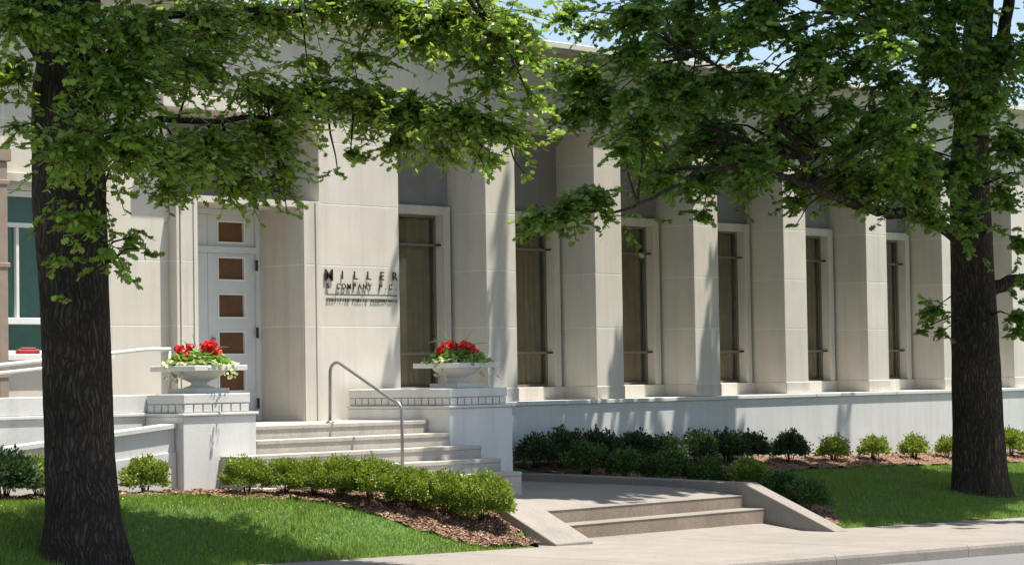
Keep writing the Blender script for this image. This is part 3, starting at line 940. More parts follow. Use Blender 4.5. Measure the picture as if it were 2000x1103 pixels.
def plant(cx, cy, z, heads, seed, label, spikes):
    g = np.random.default_rng(seed)
    p = empty('geranium_plant', (cx, cy, z), label, 'flowers', 'red geraniums in the planters')
    tv, tf = round_leaf()
    def mound(name, n, r0, r1, h, mat, smin, smax, zoff=0.0, rim=False):
        a = g.uniform(0, 6.283, n)
        q = np.sqrt(g.uniform(r0 ** 2, r1 ** 2, n))
        zz = z + zoff + h * np.sqrt(np.clip(1 - (q / (r1 * 1.02)) ** 2, 0, 1)) * g.uniform(.45, 1.0, n)
        pos = np.stack([cx + q * np.cos(a), cy + q * np.sin(a), zz], 1)
        out = np.stack([np.cos(a), np.sin(a), g.normal(-.1, .3, n)], 1) + g.normal(0, .4, (n, 3))
        nr = unit(np.stack([.5 * np.cos(a), .5 * np.sin(a), np.ones(n)], 1) + g.normal(0, .35, (n, 3)))
        Xa, Ya, Za = axes_from(out, nr)
        V, Fc = instance_np(tv, tf, pos, Xa, Ya, Za, g.uniform(smin, smax, n))
        return V, Fc
    V, Fc = mound('leaves', 330, .0, .33, .19, None, .045, .08)
    np_mesh('foliage', V, Fc, 'geranium_leaf', p, (cx, cy, z))
    V, Fc = mound('pale', 330, .20, .40, .09, None, .035, .06, .012)
    k = 34
    side = g.choice([-1, 1], k)
    d = g.uniform(.27, .39, k) * side
    sag = g.uniform(-.14, .03, k)
    pos = np.stack([cx + CAMR.x * d * .9 + g.normal(0, .03, k) - .14, cy + CAMR.y * d * .9 - .26 + g.normal(0, .04, k), z + sag], 1)
    Xa, Ya, Za = axes_from(g.normal(0, 1, (k, 3)) + np.array((0, 0, -1.0)), unit(g.normal(0, .6, (k, 3)) + np.array((0, -1.0, .4))))
    V2, F2 = instance_np(tv, tf, pos, Xa, Ya, Za, g.uniform(.03, .05, k))
    np_mesh('trailing_leaves', np.concatenate([V, V2]), np.concatenate([Fc, F2 + len(V)]), 'pale_leaf', p, (cx, cy, z))
    for (dx, dz, dd, r) in heads:
        c = np.array((cx + CAMR.x * dx + fw.x * dd, cy + CAMR.y * dx + fw.y * dd, z + dz))
        n = 70
        o = unit(g.normal(0, 1, (n, 3)) + np.array((0, 0, .25)))
        pos = c + o * r * g.uniform(.5, 1.35, (n, 1)) * np.array((1, 1, .8))
        Xa, Ya, Za = axes_from(g.normal(0, 1, (n, 3)), o)
        V, Fc = instance_np(tv - np.array((0, .5, 0)), tf, pos, Xa, Ya, Za, g.uniform(.03, .045, n))
        hd = np_mesh('flower_head', V, Fc, 'red', p, (cx, cy, z))
        MB().tube([(cx + (c[0] - cx) * .4, cy + (c[1] - cy) * .4, z), tuple(c)], .004, 5).build('stem', 'geranium_leaf', p)
    for (dx, dz, bend) in spikes:
        m = MB()
        b0 = Vector((cx, cy, z + .1))
        b1 = b0 + CAMR * dx + Vector((0, 0, dz)) - Vector((0, .08, 0))
        L, Rr = [], []
        for k in range(9):
            s = k / 8
            q = b0.lerp(b1, s) + Vector((0, 0, bend * math.sin(s * math.pi)))
            w = .011 * (1 - s) ** .6 + .001
            L.append(q + Vector((0, 0, w))); Rr.append(q - Vector((0, 0, w)) + Vector((0, .004, 0)))
        m.add([tuple(v) for v in L + Rr], [(i, i + 1, 10 + i, 9 + i) for i in range(8)], True)
        m.build('spike_leaf', 'spike_leaf', p, fix=False)
    return p
planter(16.93, 20.27, 1.598, 'shallow square stone planter on the left pedestal')
planter(21.0, 20.31, 1.598, 'shallow square stone planter on the right pedestal')
plant(16.93, 20.27, 1.875, [(-.21, .20, 0, .045), (-.09, .225, 0, .036), (-.13, .13, -.1, .05), (-.155, .07, -.16, .045), (.05, .05, -.2, .035), (.09, .215, -.05, .062), (.16, .20, 0, .058), (.125, .25, .05, .055), (.20, .165, -.02, .04)], 5,
      'red geranium with pale trailing leaves in the left planter', [(-.12, .27, .02), (.03, .34, .02), (-.22, .20, .02), (.28, .12, .05)])
plant(21.0, 20.31, 1.875, [(-.20, .17, -.05, .045), (-.13, .22, 0, .058), (-.06, .25, .03, .055), (-.02, .215, .05, .05), (.09, .235, 0, .055), (.155, .215, 0, .058), (.205, .165, -.03, .05), (.0, .19, .1, .045)], 9,
      'red geranium with pale trailing leaves in the right planter', [(-.42, .16, .10), (-.22, .42, .02), (-.34, .22, .05), (.02, .24, .0), (.33, .16, .06), (-.30, .34, .04), (.16, .33, .03), (-.10, .40, .02)])

# red thing behind the wing window
MB_red = MB().cbox(15.68, 15.98, 21.83, 21.89, 2.06, 2.11, .012).cbox(15.73, 15.93, 21.835, 21.885, 2.111, 2.13, .008)
tag(MB_red.build('red_box', 'dull_red', None, (15.82, 21.86, 2.06)), 'low red box on the sill of the teal window', 'box')

# ------------------------------------------------------------------ shrubs
def shrub_leaf():
    v = np.array([(0, 0, 0), (-.3, .45, .05), (.3, .45, .05), (0, 1, -.05)], float)
    return v, np.array([(0, 2, 1), (1, 2, 3)])
STV, STF = shrub_leaf()
def make_shrub_mesh(seed, n, r, h, lsz, name, mat, loose=0.0):
    g = np.random.default_rng(seed)
    o = unit(g.normal(0, 1, (n, 3)))
    o[:, 2] = np.abs(o[:, 2]) * 1.25 - .32
    o = unit(o)
    ph = g.uniform(0, 6.28, 6)
    lump = 1 + .11 * np.sin(4 * np.arctan2(o[:, 1], o[:, 0]) + ph[0]) + .10 * np.sin(7 * o[:, 2] + 3 * o[:, 0] + ph[1]) + .08 * np.sin(9 * o[:, 0] + 6 * o[:, 1] + ph[2])
    rad = lump * (1 - np.abs(g.normal(0, .16 + loose, n)))
    rad = np.where(g.uniform(0, 1, n) < .10 + loose, lump * g.uniform(1.0, 1.12 + loose, n), rad)
    P = o * rad[:, None] * np.array((r, r, h * .56)) + np.array((0, 0, h * .45))
    P[:, 2] = np.maximum(P[:, 2], .02)
    d = o + g.normal(0, .55, (n, 3)) + np.array((0, 0, .45))
    nr = unit(g.normal(0, .7, (n, 3)) + o * .5 + np.array((0, 0, .6)))
    Xa, Ya, Za = axes_from(d, nr)
    V, Fc = instance_np(STV, STF, P, Xa, Ya, Za, g.uniform(lsz * .7, lsz * 1.3, n))
    me_o = np_mesh(name, V, Fc, mat)
    me = me_o.data
    bpy.data.objects.remove(me_o)
    return me
def make_stems(seed, r, h):
    g = random.Random(seed)
    m = MB()
    for k in range(9):
        a = g.uniform(0, 6.28); q = g.uniform(.3, .8) * r
        m.tube([(0.02 * math.cos(a), .02 * math.sin(a), -.05), (q * .4 * math.cos(a), q * .4 * math.sin(a), h * .35), (q * math.cos(a), q * math.sin(a), h * .75)], [.009, .006, .003], 5)
    o = m.build('stems', 'bark')
    me = o.data
    bpy.data.objects.remove(o)
    return me
SHRUB = {
    'hedge': [make_shrub_mesh(20 + k, 9000, .33, .52, .035, 'foliage', 'shrub_leaf') for k in range(4)],
    'dark': [make_shrub_mesh(40 + k, 4200, .30, .46, .048, 'foliage', 'shaded_shrub_leaf', .08) for k in range(4)],
    'front': [make_shrub_mesh(60 + k, 5200, .31, .46, .042, 'foliage', 'shrub_leaf', .03) for k in range(4)],
    'mid': [make_shrub_mesh(70 + k, 4600, .31, .46, .042, 'foliage', 'half_shaded_shrub_leaf', .06) for k in range(4)],
    'small': [make_shrub_mesh(80 + k, 1700, .215, .37, .05, 'foliage', 'shrub_leaf', .12) for k in range(4)],
}
STEMS = {k: make_stems(i, .3, .45) for i, k in enumerate(SHRUB)}
def shrub(kind, i, x, y, s, label, group, zs=1.0):
    r = bpy.data.objects.new('shrub', None)
    COL.objects.link(r)
    z = ground(x, y) + .02
    r.location = (x, y, z)
    r.rotation_euler = (0, 0, random.uniform(0, 6.28))
    r.scale = (s, s * random.uniform(.93, 1.07), s * zs)
    r.empty_display_size = .1
    tag(r, label, 'shrub', group)
    for nm, me in (('foliage', SHRUB[kind][i % 4]), ('stems', STEMS[kind])):
        c = bpy.data.objects.new(nm, me)
        COL.objects.link(c)
        c.parent = r
ORD = ['first', 'second', 'third', 'fourth', 'fifth', 'sixth', 'seventh', 'eighth', 'ninth', 'tenth', 'eleventh', 'twelfth', 'thirteenth', 'fourteenth']
HEDGE = [(16.27, 18.74, .70), (16.60, 18.52, .70), (16.82, 18.33, .68), (17.03, 18.15, .76), (17.28, 17.96, .86), (17.66, 17.77, .80), (18.02, 17.60, .80), (18.36, 17.40, .95)]
for k, (x, y, s) in enumerate(HEDGE):
    shrub('hedge', k, x, y, s, 'bright green rounded shrub, %s from the left in the hedge before the steps' % ORD[k], 'bright hedge shrubs in front of the steps')
for k, (x, y, s, w) in enumerate([(13.72, 19.35, .95, 'dark green shrub at the left edge of the picture below the ramp'), (14.25, 19.5, .85, 'green shrub below the ramp just left of the big left trunk'), (15.66, 19.62, .76, 'bright green shrub between the big left trunk and the left pedestal')]):
    shrub('front' if k else 'dark', k, x, y, s, w, 'shrubs below the ramp')
BACK = [(23.5, 21.3), (24.05, 21.32), (24.72, 21.3), (25.6, 21.3), (26.25, 21.33), (26.9, 21.28), (27.6, 21.3), (28.2, 21.33), (29.05, 21.25)]
for k, (x, y) in enumerate(BACK):
    shrub('dark', k, x, y, random.uniform(.78, .98), 'shrub in shade-darkened green against the base wall, %s from the right pedestal' % ORD[k], 'dark shrubs along the base wall')
for k, (x, y) in enumerate([(30.12, 21.22), (31.25, 21.25), (32.35, 21.25), (33.4, 21.3), (35.35, 21.3), (36.1, 21.25), (37.2, 21.3)]):
    w = ['small loose shrub by the sunlit base wall, %s to the right of the dark row' % ORD[k]][0]
    shrub('small' if k < 4 else 'front', k, x, y, random.uniform(.78, .95), w, 'small sunlit shrubs along the base wall', 1.0)
FRONT = [(23.72, 20.62, .84), (24.02, 20.2, .8), (24.3, 19.75, .9), (24.55, 19.3, .82), (24.85, 18.85, .95), (24.72, 18.2, .85), (24.4, 17.6, .82)]
for k, (x, y, s) in enumerate(FRONT):
    shrub('front' if k == 4 else 'mid', k, x, y, s, 'green shrub beside the walk edging, %s from the entrance steps' % ORD[k], 'shrubs beside the walk edging')  # one keeps bright leaves, the rest carry shade in their leaf colour

# ------------------------------------------------------------------ trees
def oak_leaf():
    half = [(.28, .15), (.17, .33), (.50, .46), (.22, .60), (.38, .80)]
    v = [(0, .0, .0), (0, .34, .02), (0, .60, .0), (0, .84, -.02), (0, 1.04, -.06)]
    f = []
    for s in (-1, 1):
        k = len(v)
        for w, y in half:
            v.append((s * w, y, -.16 * w))
        q = [(0, k, k + 1), (0, k + 1, 1), (1, k + 1, k + 2), (1, k + 2, k + 3), (1, k + 3, 2), (2, k + 3, k + 4), (2, k + 4, 3), (3, k + 4, 4)]
        f += q if s > 0 else [t[::-1] for t in q]
    return np.array(v, float), np.array(f)
OTV, OTF = oak_leaf()
HTV = np.array([(0, 0, 0), (-.42, .42, -.06), (0, .5, .03), (.42, .42, -.06), (0, 1.05, -.05), (-.3, .82, -.05), (.3, .82, -.05)], float)
HTF = np.array([(0, 2, 1), (0, 3, 2), (1, 2, 5), (2, 3, 6), (5, 2, 4), (2, 6, 4)])

def sprays(g, centers, radii, counts, trunk_xy, lsz, twig, tmpl=None):
    """leafy twigs inside ellipsoids; returns leaf verts/faces and adds twig tubes to twig (MB)"""
    Ps, Ds = [], []
    for (c, (rx, rz), n) in zip(centers, radii, counts):
        c = np.array(c)
        ns = max(1, int(n / 10))
        for s in range(ns):
            o = unit(g.normal(0, 1, 3))
            q = abs(g.normal(0, .62))
            st = c + o * np.array((rx, rx, rz)) * q
            away = np.array((c[0] - trunk_xy[0], c[1] - trunk_xy[1], 0.0))
            away = away / max(.5, np.linalg.norm(away))
            d = o * np.array((1, 1, .35)) + away * .5 + g.normal(0, .3, 3) + np.array((0, 0, -.18))
            d = d / np.linalg.norm(d)
            L = g.uniform(.55, 1.1) * min(.42, max(.16, rx * 1.1))
            k = int(g.integers(8, 13))
            p0 = st - d * L * .5
            ts = np.linspace(.1, 1, k)
            pts = p0 + d[None] * (ts * L)[:, None] + np.array((0, 0, -1.0))[None] * (ts ** 2 * L * .22)[:, None]
            side = np.cross(d, (0, 0, 1.0)); side = side / max(1e-6, np.linalg.norm(side))
            sg = np.where(np.arange(k) % 2 == 0, 1, -1)[:, None]
            dirs = d[None] * g.uniform(.3, 1.0, (k, 1)) + side[None] * sg * g.uniform(.5, 1.1, (k, 1)) + g.normal(0, .25, (k, 3)) + np.array((0, 0, -.12))
            Ps.append(pts); Ds.append(dirs)
            if twig is not None:
                twig.tube([tuple(p0), tuple(pts[k // 2]), tuple(pts[-1])], [.0055, .004, .002], 3, cap=False)
    P = np.concatenate(Ps); Dd = np.concatenate(Ds)
    n = len(P)
    nr = unit(g.normal(0, .75, (n, 3)) + np.array((0, 0, .9)))
    Xa, Ya, Za = axes_from(Dd, nr)
    tv, tf = tmpl or (OTV, OTF)
    return instance_np(tv, tf, P, Xa, Ya, Za, lsz * g.uniform(.7, 1.2, n))

def trunk_mesh(path, n=56, ridge=.05, seed=1):
    g = random.Random(seed)
    ph = [g.uniform(0, 6.28) for _ in range(12)]
    pts = []
    for (a, b) in zip(path[:-1], path[1:]):
        steps = max(2, int((Vector(b[:3]) - Vector(a[:3])).length / .07))
        for k in range(steps):
            s = k / steps
            pts.append(tuple(a[i] + (b[i] - a[i]) * s for i in range(4)))
    pts.append(path[-1])
    vs, fs = [], []
    for i, (x, y, z, r) in enumerate(pts):
        flare = max(0, 1 - (z - path[0][2]) / .8)
        for k in range(n):
            a = 2 * math.pi * k / n
            wob = z * 1.3
            rd = abs(math.sin(a * 9 + ph[0] + .9 * math.sin(z * 2.3 + ph[1]) + .5 * math.sin(z * 6 + a * 3))) * .6 + abs(math.sin(a * 14 + ph[2] + 1.1 * math.sin(z * 3.1 + ph[3] + a))) * .4
            br = .5 + .5 * math.sin(z * 11 + 5 * math.sin(a * 5 + ph[4]))
            q = r * (1 + ridge * (rd - .5) * (.7 + .5 * br) + .03 * math.sin(3 * a + ph[5] + z * .7) + flare ** 2 * (.16 * math.sin(5 * a + ph[6]) + .08 * math.sin(8 * a + ph[7])) + .07 * math.exp(-((z - 1.9 - ph[8] * .15) ** 2) / .03 - (1 - math.cos(a - ph[9])) * 9) + .05 * math.sin(2 * a + z * 1.1 + ph[10]))
            vs.append((x + q * math.cos(a), y + q * math.sin(a), z))
    for i in range(len(pts) - 1):
        for k in range(n):
            k2 = (k + 1) % n
            fs.append((i * n + k, i * n + k2, (i + 1) * n + k2, (i + 1) * n + k))
    return MB().add(vs, fs, True)

def smooth_path(pts, m=5):
    P = [Vector(p) for p in pts]
    out = []
    for i in range(len(P) - 1):
        p0, p1, p2, p3 = P[max(0, i - 1)], P[i], P[i + 1], P[min(len(P) - 1, i + 2)]
        for k in range(m):
            t_ = k / m
            out.append(.5 * ((2 * p1) + (p2 - p0) * t_ + (2 * p0 - 5 * p1 + 4 * p2 - p3) * t_ * t_ + (3 * p1 - p0 - 3 * p2 + p3) * t_ ** 3))
    out.append(P[-1])
    return out

def tree(name, base, trunk, limbs, blobs, rho, lsz, crown_blobs, crown_rho, crown_lsz, seed, label, leaf):
    g = np.random.default_rng(seed)
    t_ = empty(name, base, label, 'tree', 'oak trees in front of the building')
    trunk_mesh(trunk, seed=seed).build('trunk', 'bark', t_, fix=False)
    nodes = [Vector(q[:3]).lerp(Vector(w[:3]), f) for q, w in zip(trunk[2:-1], trunk[3:]) for f in (0, .33, .66)]
    for (pts, r0, r1) in limbs:
        sp = smooth_path(pts)
        n = len(sp)
        jig = [p + Vector((random.uniform(-.03, .03), random.uniform(-.03, .03), random.uniform(-.025, .025))) if 0 < i < n - 1 else p for i, p in enumerate(sp)]
        MB().tube(jig, [r0 + (r1 - r0) * i / (n - 1) for i in range(n)], 10).build('limb', 'bark', t_, fix=False)
        nodes += jig[n // 4:]
    tw = MB()
    for (x, y, z, rx, rz) in blobs + crown_blobs:
        c = Vector((x, y, z))
        nb = min(nodes, key=lambda q: (q - c).length)
        d = (c - nb).length
        if d > .05:
            mid = nb.lerp(c, .5) + Vector((random.uniform(-.1, .1) * d, random.uniform(-.1, .1) * d, .10 * d))
            mid2 = nb.lerp(c, .8) + Vector((0, 0, .05 * d))
            tw.tube([nb, mid, mid2, c], [.010 + .007 * min(2, d), .008 + .004 * min(2, d), .007, .005], 6, cap=False)
    cnt = [max(12, rho * 4.19 * rx * rx * rz) for (_, _, _, rx, rz) in blobs]
    V, Fc = sprays(g, [b[:3] for b in blobs], [b[3:] for b in blobs], cnt, base, lsz, tw)
    cnt2 = [crown_rho * 4.19 * rx * rx * rz for (_, _, _, rx, rz) in crown_blobs]
    V2, F2 = sprays(g, [b[:3] for b in crown_blobs], [b[3:] for b in crown_blobs], cnt2, base, crown_lsz, None, (HTV, HTF))
    tw.build('twigs', 'bark', t_, fix=False)
    np_mesh('crown', np.concatenate([V, V2]), np.concatenate([Fc, F2 + len(V)]), leaf, t_, base)
    return len(Fc), len(F2)

def crown_fill(seed, c, r, n, zmin, rb, ok):
    g = random.Random(seed)
    out = []
    while len(out) < n:
        o = Vector((g.gauss(0, 1), g.gauss(0, 1), g.gauss(0, 1))).normalized() * g.uniform(.35, 1) ** .5
        p = (c[0] + o.x * r[0], c[1] + o.y * r[1], c[2] + o.z * r[2])
        if p[2] < zmin or not ok(p):
            continue
        q = rb * g.uniform(.75, 1.2)
        out.append((*p, q, q * .6))
    return out

# foliage masses (x, y, z, horizontal radius, vertical radius)
LB =[
  (11.88,16.47,4.8,0.47,0.26),(12.38,16.37,4.81,0.43,0.26),(13.17,16.54,4.8,0.49,0.36),(14.08,16.73,4.93,0.51,0.3),(14.86,16.76,5.13,0.52,0.21),
  (15.38,16.49,5.27,0.48,0.19),(15.77,16.06,5.21,0.53,0.23),(16.02,15.5,5.1,0.52,0.29),(16.05,14.89,4.94,0.44,0.33),(16.06,14.61,4.6,0.23,0.3),
  (15.96,14.44,4.16,0.16,0.23),(15.97,15.86,4.92,0.48,0.17),(15.93,15.04,4.64,0.33,0.16),(12.3,17.21,4.39,0.27,0.31),(12.46,17.36,3.97,0.18,0.2),
  (12.68,16.07,4.27,0.52,0.39),(13.51,16.19,4.48,0.45,0.27),(12.63,16.01,3.74,0.52,0.3),(12.07,16.04,3.66,0.34,0.29),(13.44,16.32,3.7,0.49,0.25),
  (14,16.44,3.83,0.5,0.25),(14.61,16.51,3.97,0.47,0.26),(14.27,16.61,3.53,0.42,0.21),(14.7,16.43,3.57,0.28,0.19),(14.75,16.39,3.27,0.1,0.08),
  (13.38,16.4,3.43,0.29,0.13),(14.6,16.49,4.36,0.42,0.26),(15.26,16.52,4.39,0.48,0.26),(15.8,16.38,4.35,0.51,0.28),(15.98,15.89,4.24,0.5,0.29),
  (16.06,15.37,4.13,0.45,0.26),(16.09,14.9,4,0.33,0.21),(15.55,16.38,3.84,0.2,0.15),(15.4,16.4,3.67,0.11,0.09),(15.93,16.11,3.94,0.31,0.15),
  (16.15,15.73,3.83,0.26,0.13),(16.13,15.17,3.75,0.26,0.1),(16.24,14.77,3.55,0.08,0.05),(16.42,14.55,3.94,0.15,0.07),(16,14.97,4.42,0.28,0.16),
  (15.26,16.65,4.72,0.29,0.1),(15.72,16.44,4.78,0.29,0.12),(12.32,16.24,3.09,0.28,0.21),(12.54,16.16,2.82,0.21,0.15),(12.9,16.35,2.97,0.15,0.2),
  (12.78,16.34,2.72,0.1,0.13),(12.25,16.49,2.44,0.09,0.15),(12.18,16.41,2.8,0.15,0.15),(13.06,16.33,2.88,0.08,0.08),
]
RB =[
  (21.2,19.13,3.61,0.27,0.23),(21.52,18.92,3.67,0.34,0.24),(21.84,18.71,3.83,0.31,0.28),(21.93,18.63,3.58,0.12,0.11),(21.12,19.22,3.35,0.12,0.09),
  (21.41,18.91,3.4,0.12,0.07),(22.05,18.42,5.04,0.22,0.28),(22.04,18.46,4.43,0.22,0.26),(22.57,18.61,4.72,0.31,0.44),(23.58,20.42,5.54,0.4,0.37),
  (23.72,20.73,5.16,0.3,0.22),(23.71,20.15,5.25,0.3,0.4),(23.77,20.94,5.77,0.24,0.17),(23.35,20.47,6.42,0.3,0.19),(23.73,20.36,6.28,0.3,0.16),
  (22.63,18.76,6.12,0.41,0.28),(22.7,18.86,5.67,0.35,0.28),(23.11,18.79,4.17,0.35,0.23),(23.79,18.64,4.16,0.35,0.26),(23.79,18.67,3.74,0.21,0.15),
  (24.65,18.59,4.23,0.33,0.25),(25.38,18.41,3.92,0.2,0.21),(25.4,18.41,3.62,0.08,0.07),(26.11,18.2,4.28,0.4,0.28),(26.64,17.92,4.15,0.41,0.27),
  (27.35,17.75,4.07,0.38,0.33),(27.58,17.66,3.73,0.24,0.21),(27.89,17.44,4.42,0.38,0.45),(27.62,17.09,5.27,0.48,0.48),(28.12,17.52,3.7,0.25,0.29),
  (28.19,17.03,5.92,0.41,0.48),(28.5,17.05,4.77,0.31,0.45),(28.62,17.25,4.13,0.25,0.38),(28.93,17.24,3.47,0.18,0.35),(27.33,17.36,6.02,0.41,0.37),
  (27.46,17.19,6.53,0.41,0.27),(29.13,17.39,2.42,0.2,0.42),(28.52,18.34,2.55,0.23,0.17),(28.4,18.48,2.27,0.14,0.11),(28.59,18.27,2.23,0.16,0.13),
  (29.14,16.88,6.06,0.42,0.63),(29.22,16.89,4.31,0.35,0.63),(29.55,17.2,2.92,0.28,0.57),(23.03,18.81,6.45,0.28,0.19),(23.75,18.86,6.34,0.34,0.25),
  (24.01,18.53,6.48,0.25,0.19),(24.28,18.13,6.33,0.34,0.25),(26.41,19.45,6.76,0.35,0.28),(24.68,17.15,6.33,0.25,0.22),(27.45,18.48,6.69,0.33,0.23),
  (26.15,17.28,6.41,0.35,0.23),(27.63,17.77,6.73,0.27,0.22),(24.3,19.92,6.41,0.33,0.21),(24.31,19.28,6.27,0.37,0.2),(25.46,19.79,6.36,0.29,0.23),
  (23.79,17.98,6.02,0.34,0.19),(24.81,18.31,6.11,0.32,0.21),(26.71,19.23,6.47,0.26,0.26),(25.34,17.51,6.08,0.36,0.18),(26.59,17.9,6.23,0.3,0.28),
  (28.01,18.17,6.48,0.27,0.23),(25.06,20.44,6.22,0.25,0.21),(24.32,19.34,5.97,0.25,0.28),(25.27,19.64,6.14,0.25,0.21),(26.45,20.06,6.3,0.32,0.22),
  (24.91,17.74,5.83,0.36,0.22),(27.01,18.88,6.23,0.31,0.22),(25.43,17.18,5.79,0.24,0.2),(24.99,16.64,5.76,0.34,0.19),(27.98,17.9,6.08,0.39,0.24),
  (23.2,18.82,5.39,0.32,0.22),(24.06,19.19,5.47,0.35,0.27),(24.95,19.24,5.57,0.33,0.26),(26.44,19.88,5.78,0.29,0.29),(23.96,17.75,5.31,0.35,0.24),
  (24.4,17.34,5.5,0.35,0.24),(27.08,19.03,5.76,0.33,0.27),(27.22,18.61,5.89,0.38,0.2),(26.49,17.68,5.54,0.35,0.27),(27.95,17.9,5.83,0.35,0.23),
  (23.07,18.67,5.13,0.29,0.18),(23.58,18.67,5.17,0.34,0.23),(25.77,19.99,5.38,0.32,0.2),(25.99,19.48,5.52,0.32,0.23),(24.15,17.82,5.19,0.29,0.26),
  (25.36,18.31,5.23,0.36,0.23),(25.06,17.38,5.09,0.24,0.26),(25.42,16.88,5.07,0.25,0.26),(27.84,18.1,5.43,0.3,0.25),(24.32,19.72,5.11,0.28,0.24),
  (25.61,20.24,5.12,0.26,0.22),(25.32,19.65,4.99,0.38,0.25),(26.52,19.35,5.12,0.38,0.22),(26.49,18.88,5.04,0.31,0.21),(24.81,17.38,4.79,0.25,0.19),
  (26.45,17.89,5.06,0.36,0.22),(27.71,18.43,5.08,0.27,0.24),(25.17,16.36,4.74,0.27,0.2),(25.08,20.62,4.66,0.36,0.27),(24.89,19.59,4.76,0.32,0.24),
  (25.37,19.48,4.64,0.38,0.2),(24.58,18.49,4.52,0.32,0.26),(26.06,19.01,4.73,0.33,0.28),(27.06,19.47,4.87,0.3,0.26),(25.34,17.57,4.58,0.29,0.26),
  (26.72,18.23,4.81,0.27,0.24),(25.41,16.82,4.53,0.35,0.24),(26.92,17.55,4.53,0.38,0.28),(25.48,20.83,4.6,0.29,0.22),(24.1,19.01,4.23,0.25,0.2),
  (25.08,19.26,4.45,0.35,0.25),(24.04,17.99,4.28,0.3,0.19),(26.72,19.84,4.53,0.27,0.2),(26.06,18.78,4.28,0.34,0.26),(26.58,18.42,4.29,0.34,0.24),
  (27.25,18.48,4.41,0.32,0.21),(25.69,17.05,4.34,0.26,0.26),(26.33,17.06,4.23,0.35,0.21),
]

def ok_left(p):
    h = p[2] - .4
    gx, gy = p[0] - .2 * h, p[1] + .235 * h
    h5 = p[2] - 4.5
    if p[0] - .2 * h5 > 14.6: return False
    return gy + .5 < min(18.5, 18.4 - .55 * (gx - 14.5)) and gx < 16.6
def ok_right(p):
    h = p[2] - .2
    gx, gy = p[0] - .2 * h, p[1] + .235 * h
    if gx < 24.6 and gy < 18.7: return False
    if gx < 20: return False
    return p[1] + 1.0 < 21.8 - .235 * p[2]
CL = crown_fill(3, (13.5, 15.9, 8.6), (3.5, 3.1, 3.6), 46, 5.45, .75, ok_left)
tree('oak_tree', (13.0, 17.15, .16),
    [(13.02, 17.15, -.1, .46), (13.01, 17.15, .22, .405), (13.0, 17.15, .55, .335), (12.98, 17.16, 1.1, .30), (12.95, 17.17, 2.4, .283), (12.88, 17.15, 3.4, .31), (12.86, 17.15, 4.3, .30), (12.9, 17.1, 5.2, .24), (13.1, 16.9, 7.5, .17), (13.2, 16.7, 10.5, .07)],
    [([(12.9, 17.12, 4.2), (13.6, 16.95, 4.95), (14.6, 16.75, 5.12), (15.4, 16.4, 5.2), (15.9, 15.7, 5.12), (16.05, 15.0, 4.9)], .045, .012),
     ([(12.9, 17.1, 3.7), (13.3, 16.6, 4.0), (14.1, 16.55, 4.05), (15.0, 16.5, 4.2), (15.7, 16.25, 4.25), (16.05, 15.4, 4.15)], .035, .01),
     ([(12.86, 17.1, 4.2), (12.6, 16.7, 4.7), (12.2, 16.45, 4.85), (11.7, 16.4, 5.0)], .07, .02),
     ([(12.86, 17.1, 3.3), (12.6, 16.5, 3.25), (12.5, 16.25, 3.0), (12.6, 16.25, 2.75)], .03, .01),
     ([(12.86, 17.15, 4.3), (12.4, 17.3, 5.2), (11.6, 17.3, 6.6), (11.0, 16.9, 8.2)], .13, .04),
     ([(12.95, 17.1, 5.2), (14.0, 16.4, 6.3), (15.2, 15.6, 7.6), (16.2, 15.2, 8.8)], .11, .03),
     ([(13.0, 17.0, 6.0), (13.3, 15.8, 7.2), (13.4, 14.5, 8.4)], .09, .03)],
    LB, 4600, .067, CL, 300, .19, 21, 'large oak tree with thick dark trunk on the left lawn', 'oak_leaf_sunlit')
CR = crown_fill(5, (27.7, 17.6, 10.2), (5.6, 2.75, 4.0), 125, 7.7, .8, ok_right)
gr = random.Random(17)
for (xa, xb, n, rb) in ((23.55, 24.15, 5, .2), (24.75, 24.95, 2, .12), (25.15, 25.3, 2, .1), (25.55, 26.05, 7, .22), (26.45, 26.7, 2, .1), (27.0, 28.0, 16, .28)):  # leaf clumps added overhead to streak the base wall with shade
    for k in range(n):
        xc, zc, yy = gr.uniform(xa, xb), gr.uniform(-.1, 1.25), gr.uniform(19.3, 20.3)
        h = (21.75 - yy) / .235
        CR.append((xc + .2 * h, yy, zc + h, rb, rb * .9))
for k in range(40):  # unseen clumps added above the view to shade the walk
    gx, gy, h = gr.uniform(20.6, 23.2), gr.uniform(18.35, 20.0), gr.uniform(7.2, 10)
    if gx < 21.6 and gy > 19.6: continue
    CR.append((gx + .2 * h, gy - .235 * h, h + .45, .5, .28))
for xc, zc in ((21.45, 2.2), (21.4, 1.7), (23.35, 2.0), (23.55, 2.9), (23.5, 3.8), (25.8, 1.8), (27.95, 2.6), (28.0, 1.9), (27.8, 1.7), (27.9, 2.2), (28.0, 3.1)):  # small unseen clumps added for shadow streaks on pier and pilasters
    yy = gr.uniform(19.3, 20.2)
    h = (21.8 - yy) / .235
    CR.append((xc + .2 * h, yy, zc + h, .2, .2))
for k in range(105):  # out-of-view clumps added to put the right lawn in shade
    gx, gy, h = gr.uniform(24.2, 33.5), gr.uniform(17.7, 19.9), gr.uniform(7.5, 10.8)
    if 27.2 < gx < 29.6 and gy < 18.1: continue
    CR.append((gx + .2 * h, gy - .235 * h, h + .1, .62, .34))
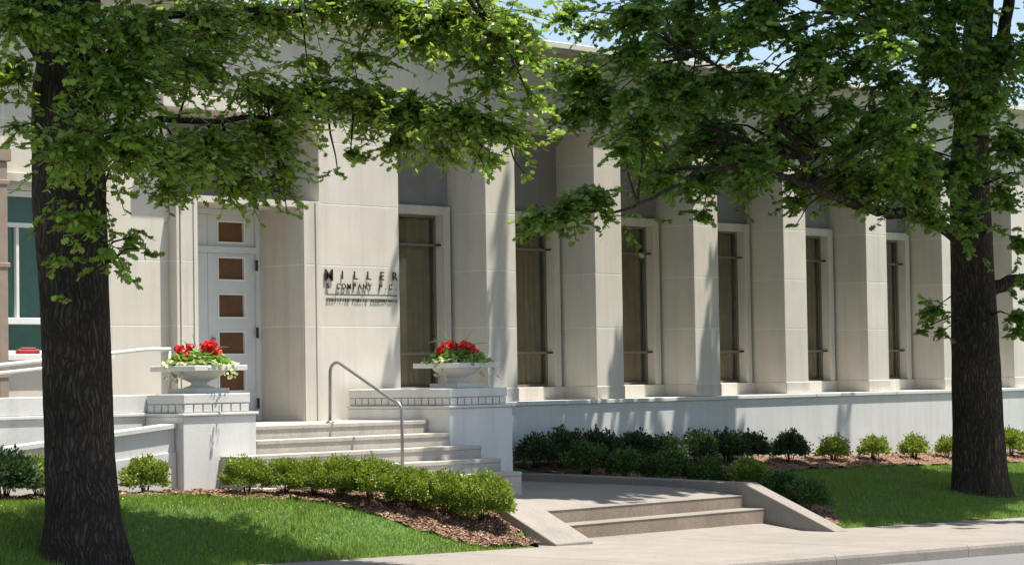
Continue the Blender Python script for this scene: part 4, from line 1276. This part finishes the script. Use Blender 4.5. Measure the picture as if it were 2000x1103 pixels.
for gx, gy in ((25.0, 16.35), (25.8, 16.25), (26.4, 16.4), (26.9, 16.2)):  # high clumps added to shade a patch of the pavement
    CR.append((gx + 1.54, gy - 1.81, 7.6, .42, .2))
tree('oak_tree', (29.75, 18.45, -.02),
    [(29.77, 18.45, -.3, .50), (29.77, 18.45, .02, .405), (29.77, 18.45, .35, .365), (29.76, 18.45, 1.0, .342), (29.72, 18.44, 2.4, .335), (29.66, 18.42, 3.6, .31), (29.6, 18.4, 4.6, .27), (29.66, 18.35, 5.6, .22), (29.7, 18.2, 7.2, .18), (29.6, 18.0, 12.5, .06)],
    [([(29.5, 18.4, 3.45), (28.6, 18.4, 3.78), (27.4, 18.3, 3.86), (26.6, 18.2, 3.9), (25.78, 18.0, 3.97), (24.88, 17.95, 4.12), (23.96, 18.16, 4.25), (23.13, 18.48, 4.24)], .10, .025),
     ([(23.4, 18.4, 4.24), (22.73, 18.48, 3.93), (22.19, 18.64, 3.72), (21.52, 18.92, 3.64), (21.24, 19.08, 3.57)], .026, .008),
     ([(29.5, 18.4, 4.3), (28.2, 18.4, 4.8), (27.0, 18.35, 4.75), (25.4, 18.4, 4.5), (24.2, 18.6, 4.75)], .08, .02),
     ([(25.6, 18.3, 4.2), (25.1, 18.3, 4.8), (24.3, 18.4, 5.4), (23.2, 18.6, 5.8)], .05, .012),
     ([(29.75, 18.4, 2.75), (30.1, 18.05, 2.95), (30.7, 17.6, 3.05), (31.6, 17.0, 3.4)], .12, .05),
     ([(29.6, 18.38, 5.0), (29.1, 18.3, 5.9), (28.6, 18.1, 6.7), (27.6, 18.0, 8.4), (26.2, 17.6, 10.2)], .15, .04),
     ([(29.66, 18.35, 5.2), (30.0, 18.1, 6.1), (30.15, 17.95, 7.2), (30.6, 17.6, 9.5)], .14, .05),
     ([(28.9, 18.25, 6.2), (27.4, 18.3, 6.4), (25.8, 18.4, 6.6), (24.2, 18.4, 6.9)], .06, .02),
     ([(28.2, 18.0, 7.4), (26.0, 17.6, 8.2), (24.0, 17.4, 8.8)], .07, .02)],
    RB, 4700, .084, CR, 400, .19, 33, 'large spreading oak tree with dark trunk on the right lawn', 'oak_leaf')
